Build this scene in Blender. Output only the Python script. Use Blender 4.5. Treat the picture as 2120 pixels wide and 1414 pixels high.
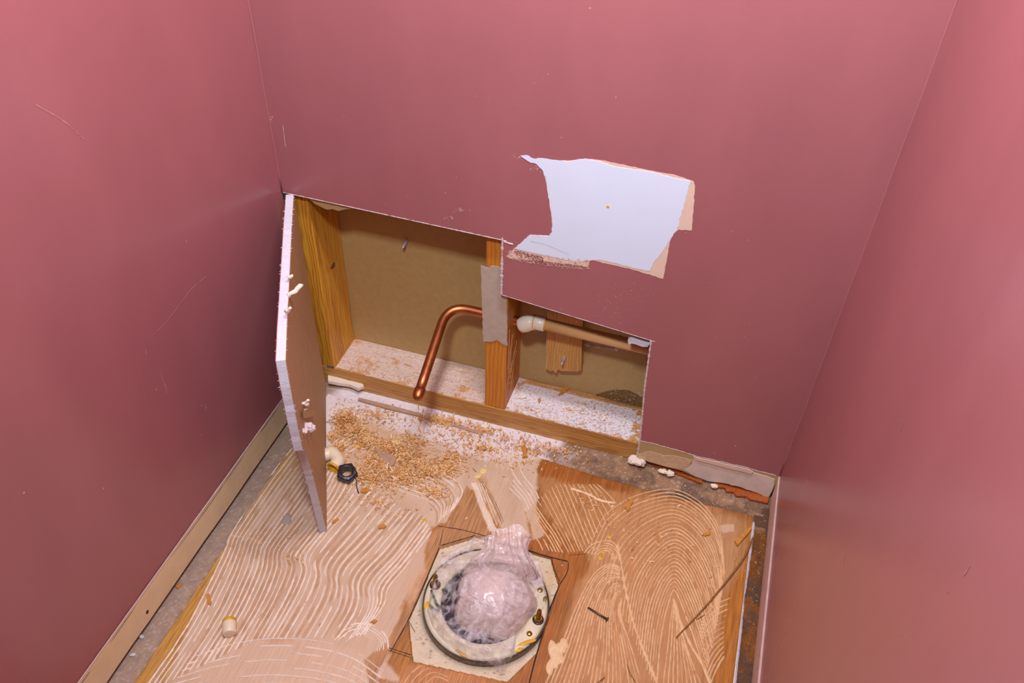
import bpy, bmesh, math, random
import numpy as np
from mathutils import Vector, Matrix, Euler

random.seed(7); rng = np.random.RandomState(11)
for o in list(bpy.data.objects): bpy.data.objects.remove(o)
sc = bpy.context.scene
COL = sc.collection

# ------------------------------------------------------------------ camera
CAM = np.array([0.67062, -0.99963, 1.15585]); FPX = 1766.41
_v = np.array([-0.72384, -0.13675, 0.27908]); _t = np.linalg.norm(_v); _k = _v/_t
_K = np.array([[0, -_k[2], _k[1]], [_k[2], 0, -_k[0]], [-_k[1], _k[0], 0]])
MR = (np.eye(3)+math.sin(_t)*_K+(1-math.cos(_t))*_K@_K) @ np.array([[1, 0, 0], [0, 0, -1], [0, 1, 0]], float)
cd = bpy.data.cameras.new('camera'); cam = bpy.data.objects.new('camera', cd); COL.objects.link(cam)
cd.sensor_width = 36; cd.lens = 36*FPX/2120; cd.clip_start = 0.01
m4 = Matrix([list(MR[i])+[CAM[i]] for i in range(3)]+[[0, 0, 0, 1]])
cam.matrix_world = m4; sc.camera = cam

# ------------------------------------------------------------------ world, lamps, exposure
w = bpy.data.worlds.new('world'); sc.world = w; w.use_nodes = True
w.node_tree.nodes['Background'].inputs[0].default_value = (0.9, 0.8, 0.75, 1)
w.node_tree.nodes['Background'].inputs[1].default_value = 0.03
def area(name, loc, target, size, power, col, size_y=None, spread=math.pi):
    l = bpy.data.lights.new(name, 'AREA'); l.energy = power; l.color = col; l.size = size
    if size_y: l.shape = 'RECTANGLE'; l.size_y = size_y
    l.spread = spread
    o = bpy.data.objects.new(name, l); COL.objects.link(o); o.location = loc
    d = Vector(target)-Vector(loc); o.rotation_euler = d.to_track_quat('-Z', 'Y').to_euler()
    return o
area('flash_lamp', (0.50, -0.80, 1.40), (0.43, -0.30, 0.2), 0.09, 11.6, (0.82, 0.87, 1.0))
area('top_wall_fill', (0.52, -0.30, 1.50), (0.50, 0.0, 1.30), 0.30, 12.0, (0.86, 0.87, 1.0), 0.10)  # added light with no fixture, brightens the top of the back wall
area('ceiling_bounce_fill', (0.50, -0.62, 2.36), (0.50, -0.62, 0), 0.34, 2.5, (1.0, 0.90, 0.80), 0.34)  # added weak warm fill in place of light bounced off the ceiling
sc.view_settings.view_transform = 'Standard'; sc.view_settings.look = 'None'
sc.view_settings.gamma = 1; sc.view_settings.use_curve_mapping = False
sc.view_settings.exposure = 0.0

# ------------------------------------------------------------------ helpers
W = 0.8545; T = 0.0125
def at(px, py, ax='z', v=0.0, n=None, p0=None):
    """world point where the sight line through a photo point meets a real plane"""
    d = MR @ np.array([(px-1060)/FPX, -(py-707)/FPX, -1.])
    if n is not None:
        t = ((np.array(p0)-CAM)@n)/(d@n)
    else:
        i = 'xyz'.index(ax); t = (v-CAM[i])/d[i]
    return CAM+t*d
def fl(pts, z=0.0): return np.array([at(x, y, 'z', z)[:2] for x, y in pts])
def wl(pts, y=0.0): return np.array([at(a, b, 'y', y)[[0, 2]] for a, b in pts])
def srgb(r, g, b, k=1.0):
    f = lambda c: ((c/255+0.055)/1.055)**2.4 if c/255 > 0.04045 else c/255/12.92
    return (f(r)*k, f(g)*k, f(b)*k, 1)
def tag(o, label=None, cat=None, group=None, kind=None):
    if label: o['label'] = label
    if cat: o['category'] = cat
    if group: o['group'] = group
    if kind: o['kind'] = kind
    return o
def link(name, me, mat=None, parent=None):
    o = bpy.data.objects.new(name, me); COL.objects.link(o)
    if mat is not None:
        for mm in (mat if isinstance(mat, (list, tuple)) else [mat]): me.materials.append(mm)
    if parent is not None: o.parent = parent
    return o
def empty(name, loc=(0, 0, 0), **k):
    o = bpy.data.objects.new(name, None); COL.objects.link(o); o.location = loc; o.empty_display_size = 0.02
    bpy.context.view_layer.update()
    return tag(o, **k)
def child(name, me, mat, parent):
    """mesh given in world coordinates, parented to an Empty at its location"""
    me.transform(Matrix.Translation(-Vector(parent.location)) if parent.type == 'EMPTY' else Matrix.Identity(4))
    return link(name, me, mat, parent)
def mesh(name, V, F, smooth=False):
    me = bpy.data.meshes.new(name); me.from_pydata([tuple(map(float, v)) for v in V], [], [tuple(map(int, f)) for f in F])
    if smooth: me.polygons.foreach_set('use_smooth', [True]*len(me.polygons))
    me.update(); return me
def fast_mesh(name, V, Q, smooth=False):
    me = bpy.data.meshes.new(name); n = len(V); m, k = Q.shape
    me.vertices.add(n); me.vertices.foreach_set('co', np.asarray(V, np.float32).ravel())
    me.loops.add(m*k); me.loops.foreach_set('vertex_index', Q.astype(np.int32).ravel())
    me.polygons.add(m); me.polygons.foreach_set('loop_start', np.arange(0, m*k, k, dtype=np.int32))
    me.polygons.foreach_set('loop_total', np.full(m, k, np.int32))
    if smooth: me.polygons.foreach_set('use_smooth', np.ones(m, bool))
    me.update(calc_edges=True); return me
def box_me(name, lo, hi, bevel=0.0, seg=2):
    bm = bmesh.new(); bmesh.ops.create_cube(bm, size=1)
    lo = np.array(lo, float); hi = np.array(hi, float)
    for v in bm.verts: v.co = Vector(tuple((lo+hi)/2+np.array(v.co)*(hi-lo)))
    if bevel: bmesh.ops.bevel(bm, geom=bm.edges[:], offset=bevel, segments=seg, affect='EDGES', profile=0.5)
    me = bpy.data.meshes.new(name); bm.to_mesh(me); bm.free(); return me
def prism_me(name, pts, to3, thick):
    """closed polygon (2-D), to3(a,b,d) -> xyz, extruded d: 0..thick"""
    n = len(pts); V = [to3(a, b, 0) for a, b in pts]+[to3(a, b, thick) for a, b in pts]
    F = [list(range(n)), list(range(2*n-1, n-1, -1))]+[[i, (i+1) % n, n+(i+1) % n, n+i][::-1] for i in range(n)]
    me = mesh(name, V, F); bm = bmesh.new(); bm.from_mesh(me)
    bmesh.ops.recalc_face_normals(bm, faces=bm.faces[:]); bm.to_mesh(me); bm.free(); return me
def rough(pts, amp=0.0008, step=0.006, seed=0, closed=True):
    r = random.Random(seed); out = []; n = len(pts)
    for i in range(n if closed else n-1):
        a = np.array(pts[i], float); b = np.array(pts[(i+1) % n], float); L = np.linalg.norm(b-a)
        k = max(1, int(L/step)); nn = np.array([-(b-a)[1], (b-a)[0]])/max(L, 1e-9)
        for j in range(k):
            q = a+(b-a)*j/k
            if j: q = q+nn*r.gauss(0, amp)
            out.append(tuple(q))
    if not closed: out.append(tuple(pts[-1]))
    return out
def crom(P, n):
    P = np.array(P, float); P = np.vstack([2*P[0]-P[1], P, 2*P[-1]-P[-2]]); out = []
    for i in range(1, len(P)-2):
        for t in np.linspace(0, 1, n, endpoint=False):
            a, b, c, d = P[i-1:i+3]
            out.append(.5*((2*b)+(-a+c)*t+(2*a-5*b+4*c-d)*t*t+(-a+3*b-3*c+d)*t**3))
    out.append(P[-2]); return np.array(out)
def resamp(P, step):
    s = np.r_[0, np.cumsum(np.linalg.norm(np.diff(P, axis=0), axis=1))]
    n = max(2, int(s[-1]/step)+1); t = np.linspace(0, s[-1], n)
    return np.column_stack([np.interp(t, s, P[:, k]) for k in range(P.shape[1])]), t
def tube_me(name, path, radii, seg=20, cap=True):
    P = np.array(path, float); n = len(P)
    if np.isscalar(radii): radii = [radii]*n
    tg = np.gradient(P, axis=0); tg /= np.linalg.norm(tg, axis=1)[:, None]
    u = np.cross(tg[0], [0.13, 0.31, 0.94]); u /= np.linalg.norm(u); V = []; F = []
    for i in range(n):
        u = u-tg[i]*(u@tg[i]); u /= np.linalg.norm(u); v = np.cross(tg[i], u)
        for k in range(seg):
            a = 2*math.pi*k/seg; V.append(P[i]+radii[i]*(math.cos(a)*u+math.sin(a)*v))
    for i in range(n-1):
        for k in range(seg): F.append([i*seg+k, i*seg+(k+1) % seg, (i+1)*seg+(k+1) % seg, (i+1)*seg+k])
    if cap:
        F.append(list(range(seg))[::-1]); F.append([(n-1)*seg+k for k in range(seg)])
    me = mesh(name, V, F, True)
    return me
def lathe_me(name, prof, c=(0, 0, 0), seg=32, rot=None, sm=True):
    V = []; F = []; n = len(prof)
    for r, z in prof:
        for k in range(seg):
            a = 2*math.pi*k/seg; p = Vector((r*math.cos(a), r*math.sin(a), z))
            if rot is not None: p = rot @ p
            V.append((p[0]+c[0], p[1]+c[1], p[2]+c[2]))
    for i in range(n-1):
        for k in range(seg): F.append([i*seg+k, i*seg+(k+1) % seg, (i+1)*seg+(k+1) % seg, (i+1)*seg+k])
    me = mesh(name, V, F, sm); return me
def spin_me(name, p0, d, prof, seg=30):
    """surface of revolution about the line p0 + t*d, profile of (t, r)"""
    d = np.array(d, float)/np.linalg.norm(d); u = np.cross(d, [.13, .31, .94]); u /= np.linalg.norm(u); v = np.cross(d, u); V = []; F = []
    for t, r in prof:
        for k in range(seg):
            a = 2*math.pi*k/seg; V.append(np.array(p0)+d*t+r*(math.cos(a)*u+math.sin(a)*v))
    for i in range(len(prof)-1):
        for k in range(seg): F.append([i*seg+k, i*seg+(k+1) % seg, (i+1)*seg+(k+1) % seg, (i+1)*seg+k])
    return mesh(name, V, F, True)
def join_me(name, meshes):
    bm = bmesh.new()
    for m in meshes: bm.from_mesh(m)
    me = bpy.data.meshes.new(name); bm.to_mesh(me); bm.free(); return me

_lat = {}
def vn(X, Y, s, seed=0, octv=3):
    """value noise 0..1"""
    out = np.zeros_like(X, float); amp = 1.; tot = 0.
    for o in range(octv):
        key = (seed, o)
        if key not in _lat: _lat[key] = np.random.RandomState(seed*17+o*131+3).rand(256, 256)
        L = _lat[key]; x = X/s*2**o+37.3; y = Y/s*2**o+71.7
        xi = np.floor(x).astype(int); yi = np.floor(y).astype(int); fx = x-xi; fy = y-yi
        fx = fx*fx*(3-2*fx); fy = fy*fy*(3-2*fy); a = xi & 255; b = yi & 255; a1 = (a+1) & 255; b1 = (b+1) & 255
        out += amp*((L[a, b]*(1-fx)+L[a1, b]*fx)*(1-fy)+(L[a, b1]*(1-fx)+L[a1, b1]*fx)*fy); tot += amp; amp *= .5
    return out/tot
def sdpoly(X, Y, P):
    """signed distance, positive inside"""
    P = np.array(P, float); d = np.full(X.shape, 1e9); ins = np.zeros(X.shape, bool); n = len(P)
    for i in range(n):
        a = P[i]; b = P[(i+1) % n]; e = b-a; wx = X-a[0]; wy = Y-a[1]
        t = np.clip((wx*e[0]+wy*e[1])/(e@e), 0, 1); d = np.minimum(d, (wx-t*e[0])**2+(wy-t*e[1])**2)
        c = ((a[1] <= Y) & (b[1] > Y)) | ((b[1] <= Y) & (a[1] > Y))
        with np.errstate(divide='ignore', invalid='ignore'):
            xi = a[0]+(Y-a[1])/(b[1]-a[1] if b[1] != a[1] else 1e-12)*e[0]
        ins ^= c & (X < xi)
    d = np.sqrt(d); return np.where(ins, d, -d)
def ss(x, a, b): t = np.clip((x-a)/(b-a), 0, 1); return t*t*(3-2*t)

# ------------------------------------------------------------------ materials
def nodes(name):
    m = bpy.data.materials.new(name); m.use_nodes = True; nt = m.node_tree
    return m, nt, nt.nodes['Principled BSDF']
def N(nt, t, **k):
    n = nt.nodes.new(t)
    for a, b in k.items():
        if a in ('inputs',):
            for i, v in b.items(): n.inputs[i].default_value = v
        else: setattr(n, a, b)
    return n
def texco(nt, scale=(1, 1, 1)):
    tc = N(nt, 'ShaderNodeTexCoord'); mp = N(nt, 'ShaderNodeMapping'); mp.inputs['Scale'].default_value = scale
    nt.links.new(tc.outputs['Object'], mp.inputs[0]); return mp.outputs[0]
def noise(nt, vec, scale, detail=4, rough=.55, dist=0):
    n = N(nt, 'ShaderNodeTexNoise'); n.inputs['Scale'].default_value = scale; n.inputs['Detail'].default_value = detail
    n.inputs['Roughness'].default_value = rough; n.inputs['Distortion'].default_value = dist
    nt.links.new(vec, n.inputs['Vector']); return n.outputs['Fac']
def ramp(nt, fac, stops):
    r = N(nt, 'ShaderNodeValToRGB'); e = r.color_ramp.elements
    while len(e) < len(stops): e.new(0.5)
    for i, (p, c) in enumerate(stops): e[i].position = p; e[i].color = c
    nt.links.new(fac, r.inputs[0]); return r.outputs[0]
def mixc(nt, fac, a, b, mode='MIX'):
    m = N(nt, 'ShaderNodeMix', data_type='RGBA', blend_type=mode)
    for i, v in ((0, fac), (6, a), (7, b)):
        if hasattr(v, 'default_value') or hasattr(v, 'is_linked'): nt.links.new(v, m.inputs[i])
        else: m.inputs[i].default_value = v
    return m.outputs[2]
def bump(nt, bs, h, strength=.3, dist=.001):
    b = N(nt, 'ShaderNodeBump'); b.inputs['Strength'].default_value = strength; b.inputs['Distance'].default_value = dist
    nt.links.new(h, b.inputs['Height']); nt.links.new(b.outputs[0], bs.inputs['Normal'])
def simple(name, c, rg=.6, metal=0, var=.12, scale=120, bs_=.15, spec=.5):
    m, nt, b = nodes(name); v = texco(nt); f = noise(nt, v, scale)
    d = tuple(x*(1-var) for x in c[:3])+(1,); l = tuple(min(1, x*(1+var)) for x in c[:3])+(1,)
    nt.links.new(ramp(nt, f, [(.3, d), (.7, l)]), b.inputs['Base Color'])
    b.inputs['Roughness'].default_value = rg; b.inputs['Metallic'].default_value = metal
    b.inputs['Specular IOR Level'].default_value = spec
    if bs_: bump(nt, b, f, bs_)
    return m
def paint_mat(name, c, rg):
    m, nt, b = nodes(name); v = texco(nt)
    big = noise(nt, texco(nt, (1, 1, .35)), 9, 3); fine = noise(nt, v, 380, 2)
    streak = noise(nt, texco(nt, (1, 1, .2)), 14, 3)
    c1 = tuple(x*.94 for x in c[:3])+(1,); c2 = tuple(min(1, x*1.05) for x in c[:3])+(1,)
    col = ramp(nt, big, [(.3, c1), (.7, c2)])
    # rubbed pale scuffs
    vo = N(nt, 'ShaderNodeTexVoronoi'); vo.inputs['Scale'].default_value = 26; nt.links.new(v, vo.inputs['Vector'])
    sp = ramp(nt, vo.outputs['Distance'], [(.02, (1, 1, 1, 1)), (.045, (0, 0, 0, 1))])
    sel = ramp(nt, noise(nt, v, 11, 2), [(.56, (0, 0, 0, 1)), (.60, (1, 1, 1, 1))])
    spm = mixc(nt, 1.0, sp, sel, 'MULTIPLY')
    col = mixc(nt, spm, col, srgb(222, 170, 170))
    nt.links.new(col, b.inputs['Base Color'])
    r = N(nt, 'ShaderNodeMapRange'); r.inputs[3].default_value = rg-.02; r.inputs[4].default_value = rg+.05
    nt.links.new(streak, r.inputs[0]); nt.links.new(r.outputs[0], b.inputs['Roughness'])
    bump(nt, b, fine, .10, .0004)
    b.inputs['Specular IOR Level'].default_value = .5
    return m
def wood_mat(name, dark, mid, light, axis=2, ring=70, rg=.5, knot=True):
    """grain runs along axis (object space)"""
    m, nt, b = nodes(name); s = [1, 1, 1]; s[axis] = .07
    v = texco(nt, tuple(s)); big = noise(nt, v, 32, 2, .5, .4)
    wv = N(nt, 'ShaderNodeTexWave', wave_type='RINGS', rings_direction='XYZ'[axis]); wv.inputs['Scale'].default_value = ring
    wv.inputs['Distortion'].default_value = 9; wv.inputs['Detail'].default_value = 3; wv.inputs['Detail Scale'].default_value = 1.2
    s2 = [1, 1, 1]; s2[axis] = .16
    nt.links.new(texco(nt, tuple(s2)), wv.inputs['Vector'])
    s3 = [1, 1, 1]; s3[axis] = .02
    fib = noise(nt, texco(nt, tuple(s3)), 900, 3)
    c = ramp(nt, wv.outputs['Fac'], [(0., light), (.55, mid), (1., dark)])
    c = mixc(nt, .42, c, ramp(nt, big, [(.3, dark), (.5, mid), (.7, light)]))
    c = mixc(nt, .35, c, ramp(nt, fib, [(.3, (.45, .45, .45, 1)), (.65, (1, 1, 1, 1))]), 'MULTIPLY')
    nt.links.new(c, b.inputs['Base Color']); b.inputs['Roughness'].default_value = rg
    bump(nt, b, fib, .25, .0004)
    return m
def attr_mat(name, grain=(1, .05, 1), rg=.55, gs=420, rgv=.2):
    """painted colour attribute; alpha = how far the film hides the wood grain"""
    m, nt, b = nodes(name)
    a = N(nt, 'ShaderNodeAttribute', attribute_name='col')
    g = noise(nt, texco(nt, grain), gs, 4, .6); g2 = noise(nt, texco(nt, grain), gs*.25, 3)
    gr = mixc(nt, .5, ramp(nt, g, [(.3, (.58, .50, .42, 1)), (.6, (1.06, 1.04, 1.0, 1))]), ramp(nt, g2, [(.35, (.74, .66, .56, 1)), (.6, (1.05, 1.03, 1, 1))]), 'MULTIPLY')
    sp = noise(nt, texco(nt), 900, 2)
    pw = ramp(nt, sp, [(.3, (.86, .85, .85, 1)), (.6, (1.04, 1.04, 1.04, 1))])
    f = mixc(nt, a.outputs['Alpha'], gr, pw)
    c = mixc(nt, 1.0, a.outputs['Color'], f, 'MULTIPLY')
    nt.links.new(c, b.inputs['Base Color'])
    b.inputs['Roughness'].default_value = rg
    bump(nt, b, noise(nt, texco(nt), 700, 3), .25, .0006)
    return m

PINK = srgb(166, 101, 103)
M = {}
M['pink'] = paint_mat('pink_paint', PINK, .34)
M['pink_side'] = paint_mat('pink_paint_glossy', PINK, .27)
M['cream'] = simple('cream_paint', srgb(236, 208, 164), .38, var=.06, scale=30)
M['cream_pink'] = simple('pinkish_cream', srgb(216, 178, 164), .5, var=.08, scale=60)
M['gyp'] = simple('gypsum', srgb(216, 212, 220), .85, var=.08, scale=420, bs_=.5)
M['kraft'] = simple('kraft_paper', srgb(186, 148, 104), .62, var=.07, scale=60, bs_=.12)
M['kraft2'] = simple('grey_kraft_paper', srgb(186, 154, 98), .5, var=.06, scale=90, bs_=.15)
M['white'] = simple('white_plaster', srgb(224, 236, 250), .6, var=.015, scale=14, bs_=.05)
M['beige'] = simple('beige_primer', srgb(232, 202, 178), .6, var=.03, scale=80)
M['fuzz'] = simple('torn_paper', srgb(218, 200, 198), .85, var=.1, scale=500)
M['bare'] = simple('bare_paper', srgb(188, 158, 108), .6, var=.08, scale=25)
M['torn'] = simple('torn_white_paper', srgb(224, 204, 190), .6, var=.08, scale=60)
M['stud'] = wood_mat('yellow_pine', srgb(172, 108, 22), srgb(216, 152, 44), srgb(230, 172, 62), 2, ring=55)
M['stud2'] = wood_mat('orange_pine', srgb(186, 108, 24), srgb(214, 132, 36), srgb(222, 146, 50), 2, ring=40)
M['plate'] = wood_mat('plate_pine', srgb(172, 112, 44), srgb(208, 150, 78), srgb(222, 170, 98), 0)
M['cleat'] = wood_mat('cleat_pine', srgb(190, 132, 60), srgb(216, 160, 82), srgb(228, 178, 104), 2)
M['sliver'] = simple('wood_sliver', srgb(200, 134, 52), .6, var=.2, scale=200)
M['darkwood'] = simple('dark_wood', srgb(120, 74, 34), .6, var=.3, scale=160)
M['floorattr'] = attr_mat('troweled_plywood')
M['plateattr'] = attr_mat('dusty_plate_top', (.05, 1, 1))
M['subattr'] = attr_mat('dusty_subfloor', (1, 1, 1), .7)
M['ridge_w'] = simple('pale_adhesive', srgb(248, 230, 208), .5, var=.05, scale=200, bs_=.1)
M['ridge_t'] = simple('tan_adhesive', srgb(238, 196, 146), .5, var=.07, scale=200, bs_=.1)
M['furrow'] = simple('bare_furrow', srgb(176, 124, 92), .6, var=.2, scale=150)
M['saw'] = simple('saw_line', srgb(52, 26, 16), .8)
M['copper'] = simple('copper', srgb(190, 116, 72), .42, 1, .18, 60, .05)
M['cpvc'] = simple('beige_plastic', srgb(222, 176, 116), .35, var=.04, scale=20, bs_=0)
M['fit'] = simple('cream_fitting', srgb(238, 226, 200), .32, var=.05, scale=40, bs_=0)
M['glue'] = simple('yellow_glue', srgb(222, 168, 30), .4, var=.2, scale=90)
M['brass'] = simple('brass', srgb(170, 140, 60), .35, 1, .25, 200)
M['steel'] = simple('steel', srgb(206, 200, 208), .35, .35, .15, 200)
M['nail'] = simple('dark_nail', srgb(110, 84, 76), .4, .8, .2, 200)
M['black'] = simple('black_plastic', srgb(38, 34, 46), .35, var=.3, scale=200)
M['pvc'] = simple('cream_plastic', srgb(240, 220, 186), .35, var=.04, scale=40, bs_=0)
M['vinyl'] = simple('worn_vinyl', srgb(206, 186, 160), .5, var=.14, scale=90)
M['flange'] = simple('stained_flange', srgb(222, 210, 176), .4, var=.12, scale=60)
M['dark'] = simple('dark_pipe', srgb(40, 32, 44), .5, var=.3, scale=60)
M['green'] = simple('green_wire', srgb(40, 92, 58), .4)
M['tape'] = simple('joint_paper', srgb(186, 168, 150), .75, var=.08, scale=90, bs_=.3)
M['caulk'] = simple('white_caulk', srgb(222, 216, 218), .7, var=.15, scale=300)
M['lump'] = simple('plaster_lump', srgb(238, 222, 200), .75, var=.08, scale=300, bs_=.4)
M['ceil'] = simple('ceiling_white', srgb(236, 234, 236), .9)
def shav_mat():
    m, nt, b = nodes('wood_shavings'); a = N(nt, 'ShaderNodeAttribute', attribute_name='rnd')
    nt.links.new(ramp(nt, a.outputs['Fac'], [(0, srgb(176, 108, 44)), (.3, srgb(218, 154, 82)), (.65, srgb(238, 186, 116)), (1, srgb(250, 222, 176))]), b.inputs['Base Color'])
    b.inputs['Roughness'].default_value = .6; return m
M['shav'] = shav_mat()
def film_mat(name, c, alpha, rg, va=.28, bmp=.9):
    m, nt, b = nodes(name); v = texco(nt)
    ri = N(nt, 'ShaderNodeTexNoise'); ri.inputs['Scale'].default_value = 55; ri.inputs['Detail'].default_value = 5
    ri.inputs['Distortion'].default_value = 1.2; nt.links.new(v, ri.inputs['Vector'])
    vo = N(nt, 'ShaderNodeTexVoronoi', feature='DISTANCE_TO_EDGE'); vo.inputs['Scale'].default_value = 75
    wv = N(nt, 'ShaderNodeVectorMath', operation='ADD'); sc_ = N(nt, 'ShaderNodeVectorMath', operation='SCALE'); sc_.inputs['Scale'].default_value = .03
    nt.links.new(ri.outputs['Color'], sc_.inputs[0]); nt.links.new(v, wv.inputs[0]); nt.links.new(sc_.outputs[0], wv.inputs[1]); nt.links.new(wv.outputs[0], vo.inputs['Vector'])
    h = mixc(nt, .5, ri.outputs['Fac'], vo.outputs['Distance'])
    bump(nt, b, h, bmp, .004)
    b.inputs['Base Color'].default_value = c; b.inputs['Roughness'].default_value = rg
    mr = N(nt, 'ShaderNodeMapRange'); mr.inputs[1].default_value = .38; mr.inputs[2].default_value = .66
    mr.inputs[3].default_value = max(.06, alpha-va); mr.inputs[4].default_value = min(1, alpha+va)
    nt.links.new(ri.outputs['Fac'], mr.inputs[0]); nt.links.new(mr.outputs[0], b.inputs['Alpha'])
    b.inputs['Specular IOR Level'].default_value = .8
    return m
M['film'] = film_mat('clear_plastic_film', srgb(240, 226, 224), .34, .08, .30, 1.0)
M['film2'] = film_mat('doubled_plastic_film', srgb(236, 210, 200), .84, .16, .10, .6)
M['film3'] = film_mat('gathered_plastic_film', srgb(236, 212, 204), .56, .12, .18, .7)

# ------------------------------------------------------------------ room shell
YF = -1.30; H = 2.4
XZ = lambda y0: (lambda a, b, d: (a, y0+d, b))
hole = {'tl': (0.001, .4221), 'tr': (.3643, .4166), 's': (.3648, .3124), 'r': (.6067, .2865), 'rb': (.6187, .0600), 'bb': (.6187, .0144)}
edgeA = rough([hole['tl'], hole['tr'], hole['s'], hole['r'], (.6101, .188), hole['rb'], hole['bb']], .0005, .004, 3, closed=False)
# lower torn edge of the drywall at the right of the opening (photo points on the wall plane)
low = [tuple(q) for q in wl([(1318, 948), (1345, 957), (1380, 967), (1412, 975), (1440, 988), (1465, 997), (1500, 1001), (1530, 1008), (1560, 1018), (1592, 1031), (1601, 1012)])]
low[0] = hole['bb']
outline = [(-.0, H)] + edgeA[:-1] + low + [(W, .056), (W, H)]
wall_b = link('wall_back', prism_me('wall_back', outline, XZ(0.0008), T-.0008), [M['gyp']]); tag(wall_b, kind='structure')
top_paint = [(0, H)] + edgeA
# keep paint above the old skirting line
pl = [q for q in edgeA if q[1] > .0595]
pline = rough([tuple(q) for q in wl([(1325, 912), (1400, 931), (1440, 944), (1500, 957), (1560, 972), (1608, 985)])], .0006, .006, 9, closed=False)
paint_poly = [(0, H)] + pl + pline + [(W, .0575), (W, H)]
paint = link('paint_layer', prism_me('paint_layer', paint_poly, XZ(0), .0009), [M['pink']], wall_b)
bare_poly = pline + [(W, .056)] + low[::-1] + [(.6187, .03)]
link('bare_paper_strip', prism_me('bare_paper_strip', bare_poly, XZ(.0003), .0009), [M['bare']], wall_b)
tornp = wl([(1416, 972), (1432, 962), (1436, 950), (1470, 953), (1560, 978), (1604, 992), (1600, 1012), (1591, 1029), (1560, 1017), (1530, 1007), (1500, 1000), (1465, 995), (1440, 986)])
link('torn_face_paper', prism_me('torn_face_paper', rough(tornp, .0005, .006, 5), XZ(-.0006), .0009), [M['torn']], wall_b)
lowp = wl([(1321, 940), (1345, 934), (1375, 943), (1400, 944), (1434, 953), (1420, 972), (1380, 966), (1345, 956), (1319, 948)])
link('lighter_paper', prism_me('lighter_paper', rough(lowp, .0005, .006, 51), XZ(-.0002), .0006), [simple('light_kraft', srgb(214, 182, 142), .6)], wall_b)
lip = wl([(1436, 943), (1480, 953), (1545, 968), (1560, 974), (1556, 979), (1500, 965), (1445, 951)])
link('peeled_lip', prism_me('peeled_lip', rough(lip, .0003, .006, 6), XZ(-.003), .0012), [M['beige']], wall_b)

def ribbon(name, path2, width, to3, seed=0, step=.0018, h=.0004, thr=None, noise_w=.6, taper=True, profile=True):
    """strip along a 2-D path, to3(a,b,height)"""
    P, s = resamp(np.array(path2, float), step); r = np.random.RandomState(seed)
    tg = np.gradient(P, axis=0); tg /= np.maximum(np.linalg.norm(tg, axis=1)[:, None], 1e-9)
    nn = np.column_stack([-tg[:, 1], tg[:, 0]])
    k = len(P); nz = np.convolve(r.rand(k+8), np.ones(3)/3, 'same')[:k]
    wd = width*(1-noise_w+2*noise_w*nz)
    if thr is not None:
        lo = np.interp(np.arange(k), np.arange(0, k+14, 12), r.rand(len(np.arange(0, k+14, 12)))); wd = wd*np.clip((lo-thr)/.08, 0, 1)
    if taper: wd[0] = wd[-1] = 0
    V = []
    for i in range(k):
        a = P[i]-nn[i]*wd[i]/2; b = P[i]+nn[i]*wd[i]/2; hh = h*min(1, wd[i]/(width*.5))
        V += [to3(a[0], a[1], 0), to3(P[i][0], P[i][1], hh), to3(b[0], b[1], 0)]
    F = []
    for i in range(k-1):
        F += [[3*i, 3*i+3, 3*i+4, 3*i+1], [3*i+1, 3*i+4, 3*i+5, 3*i+2]]
    return V, F
def gather(parts):
    V = []; F = []
    for v, f in parts:
        o = len(V); V += v; F += [[i+o for i in q] for q in f]
    return V, F
WF = lambda base: (lambda a, b, d: (a, base-d, b))          # proud of the back wall
FLR = lambda base: (lambda a, b, d: (a, b, base+d))
# frayed white rim of the opening
fz = [ribbon('', [hole['tl'], hole['tr'], (.372, .4165)], .0015, WF(-.0002), 1, .0015, .0005, noise_w=.9),
      ribbon('', [(.3645, .4215), hole['tr'], hole['s']], .0034, WF(-.0002), 2, .0012, .0012, noise_w=1),
      ribbon('', [tuple(q) for q in wl([(1042, 499), (1052, 503), (1063, 506)])], .0035, WF(-.0002), 21, .0012, .001, noise_w=.6),
      ribbon('', [hole['s'], hole['r'], (.6135, .286)], .0010, WF(-.0002), 3, .0015, .0004, noise_w=.9),
      ribbon('', [hole['r'], (.6101, .188), hole['rb'], hole['bb']], .0024, WF(-.0002), 4, .0015, .0006, noise_w=.8),
      ribbon('', pline, .0018, WF(.0000), 5, .0015, .0005, noise_w=.9)]
V, F = gather(fz); f_ = link('frayed_paper_edge', mesh('frayed', V, F), [M['fuzz']], wall_b); f_['kind'] = 'stuff'

# unpainted patch left of the old cistern: white over beige
beige = [(1122, 337), (1210, 329), (1246, 332), (1340, 352), (1400, 363), (1436, 375), (1439, 385), (1437, 420), (1432, 477), (1405, 475), (1394, 485), (1387, 500), (1373, 577), (1368, 576), (1318, 560), (1225, 538), (1221, 540), (1217, 553), (1190, 548), (1130, 541), (1056, 535), (1048, 530), (1096, 486), (1137, 488), (1143, 480), (1142, 450), (1136, 410), (1130, 375)]
bpl = link('beige_undercoat', prism_me('beige_undercoat', rough(wl(beige), .0003, .004, 12), XZ(-.0004), .0006), [M['beige']], wall_b)
white = [(1078, 322), (1090, 321), (1104, 328), (1118, 327), (1150, 331), (1180, 334), (1210, 328), (1246, 335), (1275, 345), (1340, 354), (1362, 359), (1395, 368), (1430, 375), (1424, 395), (1418, 420), (1408, 450), (1402, 476), (1396, 482), (1385, 500), (1372, 520), (1352, 545), (1346, 560), (1320, 556), (1280, 546), (1240, 537), (1222, 539), (1195, 541), (1165, 536), (1130, 528), (1100, 522), (1066, 514), (1098, 486), (1137, 488), (1143, 480), (1143, 450), (1135, 400), (1131, 370), (1122, 350), (1112, 340), (1095, 334)]
wpl = link('white_bare_patch', prism_me('white_bare_patch', rough(wl(white), .00045, .003, 13), XZ(-.0008), .0005), [M['white']], wall_b)
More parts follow.
